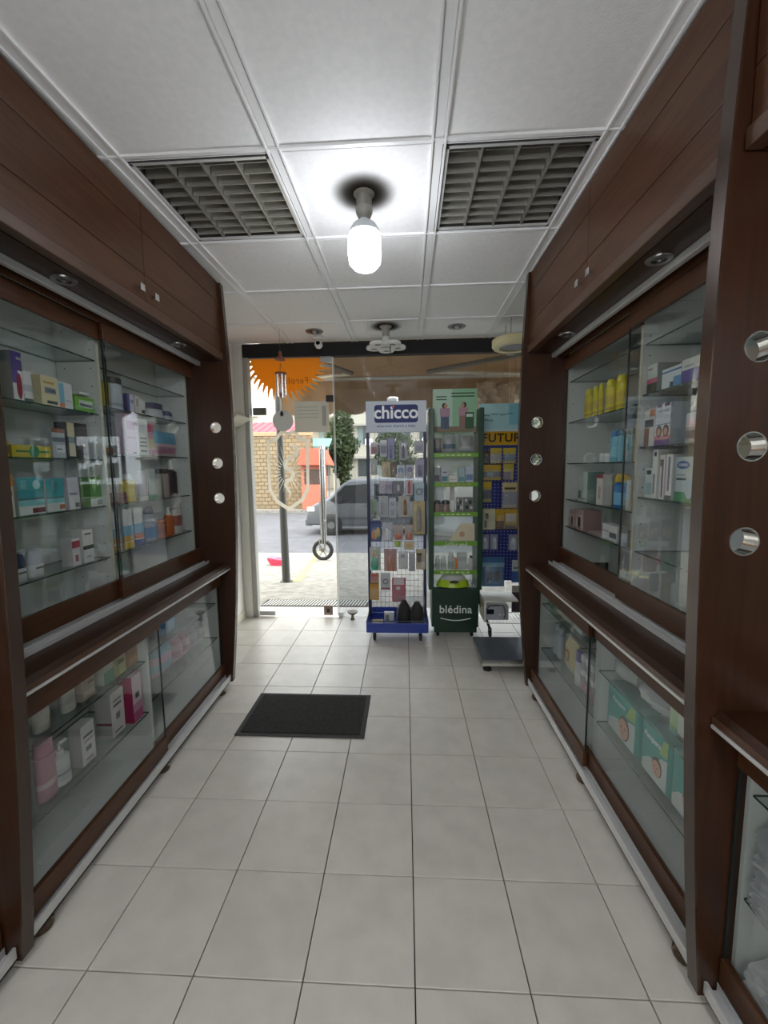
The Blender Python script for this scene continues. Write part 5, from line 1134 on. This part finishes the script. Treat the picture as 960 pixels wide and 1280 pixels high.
for j in range(n-1):
    for i in range(n-1): f.append((j*n+i, j*n+i+1, (j+1)*n+i+1, (j+1)*n+i))
for q in (-.15, .05, .2): MB().tube([(q, 0, ra.z-rb.z-.03), (q, 0, 2.815-rb.z)], .004, 5).build('tie', plain('#8a7c68', .6), t)
so_ = MB().add(v, f).build('sheet', clear((.86, .78, .68), 1.5, .55, (.7, .6, .48), .12), t)
md = so_.modifiers.new('s', 'SOLIDIFY'); md.thickness = .003

# van
YV = 12.6; VX = atY(383, 640, YV).x
va = thing('silver_van', 'silver van parked on the street beyond the glass', 'van', (VX, YV, ZR))
SIL = plain('#6a6d71', .35, .4)
prof = [(0, .32), (-.02, .62), (.05, .82), (.28, .98), (.62, 1.1), (1.16, 1.6), (1.34, 1.69), (2.1, 1.73), (4.05, 1.70), (4.2, 1.5), (4.25, .8), (4.22, .32)]
MB().prism(prof, 0, 1.65, 'y').build('body', SIL, va, bevel=.06, seg=3, smooth=True)
def vwin(poly, nm='side_window'): return MB().prism(poly, -.004, .004, 'y').build(nm, plain('#2a2e31', .08), va)
vwin([(.74, 1.08), (1.2, 1.53), (1.9, 1.58), (1.9, 1.0), (.9, .98)]); vwin([(2.1, 1.04), (2.1, 1.58), (2.95, 1.58), (2.95, 1.04)]); vwin([(3.1, 1.04), (3.1, 1.58), (3.95, 1.56), (4.02, 1.06)])
MB().prism([(.64, 1.12), (1.15, 1.6), (1.17, 1.58), (.67, 1.1)], .1, 1.55, 'y').build('windscreen', plain('#454b4f', .05), va)
for xx in (2.02, 3.02): bx('door_seam', plain('#3a3c3e', .6), va, xx-.006, xx+.006, -.004, 0, .42, 1.02)
bx('side_strip', plain('#3c3e40', .6), va, .95, 3.4, -.02, 0, .5, .58, .005); bx('sill', plain('#45474a', .6), va, .9, 3.35, -.012, .02, .28, .38)
bx('door_handle', plain('#303234', .4), va, 1.78, 1.93, -.025, 0, .88, .92, .005); bx('door_handle', plain('#303234', .4), va, 2.2, 2.35, -.025, 0, .88, .92, .005)
MB().lathe([(0, -.02), (.09, -.02), (.09, .02), (0, .02)], (1.06, -.1, 1.12), 12, ax='y').build('mirror', plain('#2c2e30', .4), va)
bx('bumper', plain('#5a5c5e', .5), va, -.05, .16, .03, 1.62, .3, .5, .02)
bx('headlight', plain('#d2d6d8', .1), va, .02, .26, -.006, .25, .74, .88, .02)
for xx in (.76, 3.48):
    MB().lathe([(0, -.02), (.345, -.02), (.345, .015), (0, .015)], (xx, .0, .31), 24, ax='y').build('wheel_arch', plain('#1c1d1e', .8), va)
    wl = MB().lathe([(.17, -.03), (.29, -.035), (.32, -.02), (.32, .14), (.17, .14)], (xx, 0, .32), 28, ax='y').build('tyre', RUBBER, va, smooth=True)
    MB().lathe([(0, -.028), (.05, -.034), (.17, -.026), (.17, 0)], (xx, 0, .32), 20, ax='y').build('hubcap', plain('#5f6264', .4, .4), wl, smooth=True)

# far side of the street
def brickmat(c1, c2, mo, sc, bw=.5, rh=.25):
    m, n, o = nt('stone_blocks'); L_ = n.links.new
    b = n.nodes.new('ShaderNodeBsdfPrincipled'); b.inputs['Roughness'].default_value = .9
    tc = n.nodes.new('ShaderNodeTexCoord'); sx = n.nodes.new('ShaderNodeSeparateXYZ'); cb = n.nodes.new('ShaderNodeCombineXYZ')
    L_(tc.outputs['Object'], sx.inputs[0]); L_(sx.outputs[0], cb.inputs[0]); L_(sx.outputs[2], cb.inputs[1])
    br = n.nodes.new('ShaderNodeTexBrick'); br.inputs['Scale'].default_value = sc; br.inputs['Color1'].default_value = (*rgb(c1), 1); br.inputs['Color2'].default_value = (*rgb(c2), 1); br.inputs['Mortar'].default_value = (*rgb(mo), 1)
    br.inputs['Mortar Size'].default_value = .03; br.inputs['Brick Width'].default_value = bw; br.inputs['Row Height'].default_value = rh
    L_(cb.outputs[0], br.inputs[0]); L_(br.outputs[0], b.inputs['Base Color'])
    bp = n.nodes.new('ShaderNodeBump'); bp.inputs['Strength'].default_value = .6; bp.inputs['Distance'].default_value = .03; L_(br.outputs['Fac'], bp.inputs['Height']); bp.invert = True; L_(bp.outputs[0], b.inputs['Normal'])
    L_(b.outputs[0], o.inputs[0]); return m
YW = 20.
xw = atY(390, 600, YW).x
t = thing('stone_wall', 'tan stone block wall across the street on the left', 'wall', (xw, YW, ZR+.12))
bx('stone_blocks', brickmat('#7f6f55', '#8f7e61', '#5c4f3c', 1.6, .5, .3), t, -12, 0, 0, .4, 0, atY(345, 545, YW).z-ZR-.12)
bx('coping', plain('#a58a6a', .9), t, -12, .02, -.05, .45, atY(345, 545, YW).z-ZR-.12, atY(345, 540, YW).z-ZR-.12, .02)
t = thing('red_roof_shed', 'low shed with a pink red sheet roof above the stone wall', 'shed', (atY(330, 530, 21.5).x, 21.5, ZR+.12))
bx('shed_wall', plain('#b0a08c', .9), t, -6, 2.2, 0, 3, 0, 3.6)
m = MB()
for i in range(40): x = -6.2+8.6*i/40; m.prism([(-.3, 3.5+.03*(i % 2)), (3.2, 4.6+.03*(i % 2)), (3.2, 4.66+.03*(i % 2)), (-.3, 3.56+.03*(i % 2))], x, x+.215, 'x')
m.build('roof_sheets', plain('#b4454e', .7), t)
def building(x0, x1, y, hgt, col, lb, wins, dep=8):
    t = thing('building', lb, 'building', ((x0+x1)/2, y, ZR+.12)); w = x1-x0
    bx('wall', noisy('render', col, col, ns=1, rough=.9), t, -w/2, w/2, 0, dep, 0, hgt)
    bx('roof_slab', plain('#a8a49a', .8), t, -w/2-.3, w/2+.3, -.3, dep+.2, hgt, hgt+.25)
    nx, nz, wc = wins
    for i in range(nx):
        for j in range(nz):
            cx, cz = -w/2+w*(i+.5)/nx, 1.2+(hgt-1.0)*(j)/nz
            wn = bx('window', plain(wc, .15), t, cx-.5, cx+.5, -.02, .05, cz, cz+1.5)
            bx('window_frame', plain('#c9c6bc', .6), wn, cx-.56, cx+.56, -.06, -.02, cz-.08, cz)
            if (i+j) % 2 == 0: bx('shutter', plain('#8a9a94', .7), wn, cx-.5, cx-.02, -.05, -.02, cz+.02, cz+1.5)
    for j in range(1, nz+1): bx('balcony_slab', plain('#b8b4a8', .8), t, -w/2, w/2, -.7, 0, (hgt-1.0)*j/nz, (hgt-1.0)*j/nz+.18)
building(-24, -11.5, 33, 13, '#cdc8ba', 'pale apartment block with balconies, far left across the street', (5, 4, '#5c6466'))
building(-6.2, 2.6, 36, 9.2, '#c9c3b0', 'cream house with dark windows behind the tree', (5, 3, '#4a5254'))
building(3.4, 17, 34, 12, '#c4c2b8', 'light grey apartment block on the right across the street', (6, 4, '#566064'))
building(-11, -6.6, 40, 15, '#b8b2a4', 'tall narrow tan building in the gap between the pale blocks', (2, 5, '#5a5f60'))
t = thing('orange_kiosk', 'orange red street kiosk with a sloping canopy beside the stone wall', 'kiosk', (atY(391, 600, 19.6).x, 19.6, ZR+.12))
bx('kiosk_body', plain('#b06a54', .7), t, -.55, .5, 0, .9, 0, 2.2, .02)
MB().prism([(-.62, 2.1), (.85, 2.1), (.5, 2.85), (-.4, 2.85)], -.4, 1.2, 'y').build('kiosk_canopy', plain('#c05a44', .7), t)
bx('kiosk_window', plain('#4a3a34', .3), t, -.4, .35, -.02, .02, 1.2, 1.9)
ga = atY(406, 560, 21.8)
t = thing('green_shop_awning', 'small green awning over a shop across the street', 'awning', (ga.x-.3, 21.8, ga.z))
MB().prism([(-.9, 0), (0, .45), (0, .5), (-.9, .06)], -.6, .7, 'x').build('awning_cloth', plain('#5f8f86', .7), t)
bx('awning_post', plain('#8a8a84', .6), t, -.55, -.5, -.85, -.8, ZR+.12-ga.z, .05); bx('awning_post', plain('#8a8a84', .6), t, .6, .65, -.85, -.8, ZR+.12-ga.z, .05)
LEAF = noisy('tree_leaf', '#3d4a2c', '#5c6a42', ns=8, rough=.7, rnd=.0, trans=.3)
BARK = plain('#5a4a3a', .9)
def tree(x, y, hgt, rad, lb, seed):
    rd = random.Random(seed)
    t = thing('tree', lb, 'tree', (x, y, ZR+.12), 0, 'street trees')
    MB().tube([(0, 0, -.05), (.05, 0, hgt*.3), (-.05, .05, hgt*.55)], [.16, .12, .08], 8).build('trunk', BARK, t, smooth=True)
    for k in range(5):
        a = 1.256*k; MB().tube([(0, 0, hgt*(.32+.05*k)), (rad*.6*math.cos(a), rad*.6*math.sin(a), hgt*(.55+.06*k))], [.06, .02], 6).build('branch', BARK, t)
    m = MB()
    for i in range(2600):
        while True:
            p = Vector((rd.uniform(-1, 1), rd.uniform(-1, 1), rd.uniform(-1, 1)))
            if .25 < p.length < 1: break
        k = 1+.18*math.sin(5*p.x+seed)+.15*math.sin(7*p.z+2*seed)
        c = Vector((p.x*rad*k, p.y*rad*k, hgt*.66+p.z*hgt*.36*k))
        a = Vector((rd.gauss(0, 1), rd.gauss(0, 1), rd.gauss(0, 1))).normalized(); b = a.orthogonal().normalized(); s_ = rd.uniform(.1, .2)
        m.add([c-a*s_, c+b*s_*.5, c+a*s_, c-b*s_*.5], [(0, 1, 2, 3)])
    tag(m.build('leaves', LEAF, t), kind='stuff')
tx = atY(427, 560, 23).x
tree(tx, 23, 4.9, 1.0, 'dense dark green street tree seen through the tinted pane beside the blue stand', 1)
tree(atY(492, 560, 27).x, 27, 4.4, 1.4, 'rounded green tree behind the wire grid stand', 2)
tree(atY(565, 560, 24).x, 24, 4.6, 1.5, 'broad green tree behind the green stand', 3)
tree(atY(640, 560, 25).x, 25, 5.0, 1.7, 'green tree far right behind the pegboard stand', 4)
# second car
t = thing('parked_car', 'dark grey car parked on the far side behind the van', 'car', (atY(405, 590, 18.2).x, 18.2, ZR))
MB().prism([(0, .3), (0, .75), (.8, .9), (1.5, 1.38), (2.9, 1.4), (3.6, .95), (4.1, .9), (4.15, .3)], 0, 1.6, 'y').build('body', plain('#6a6d70', .3, .5), t, bevel=.05, smooth=True)
MB().prism([(.95, .92), (1.55, 1.32), (2.8, 1.33), (3.35, .95)], -.005, .005, 'y').build('side_window', plain('#23272a', .1), t)
for xx in (.8, 3.3): MB().lathe([(0, -.02), (.22, -.02), (.3, 0), (.3, .18), (0, .18)], (xx, 0, .3), 20, ax='y').build('tyre', RUBBER, t, smooth=True)
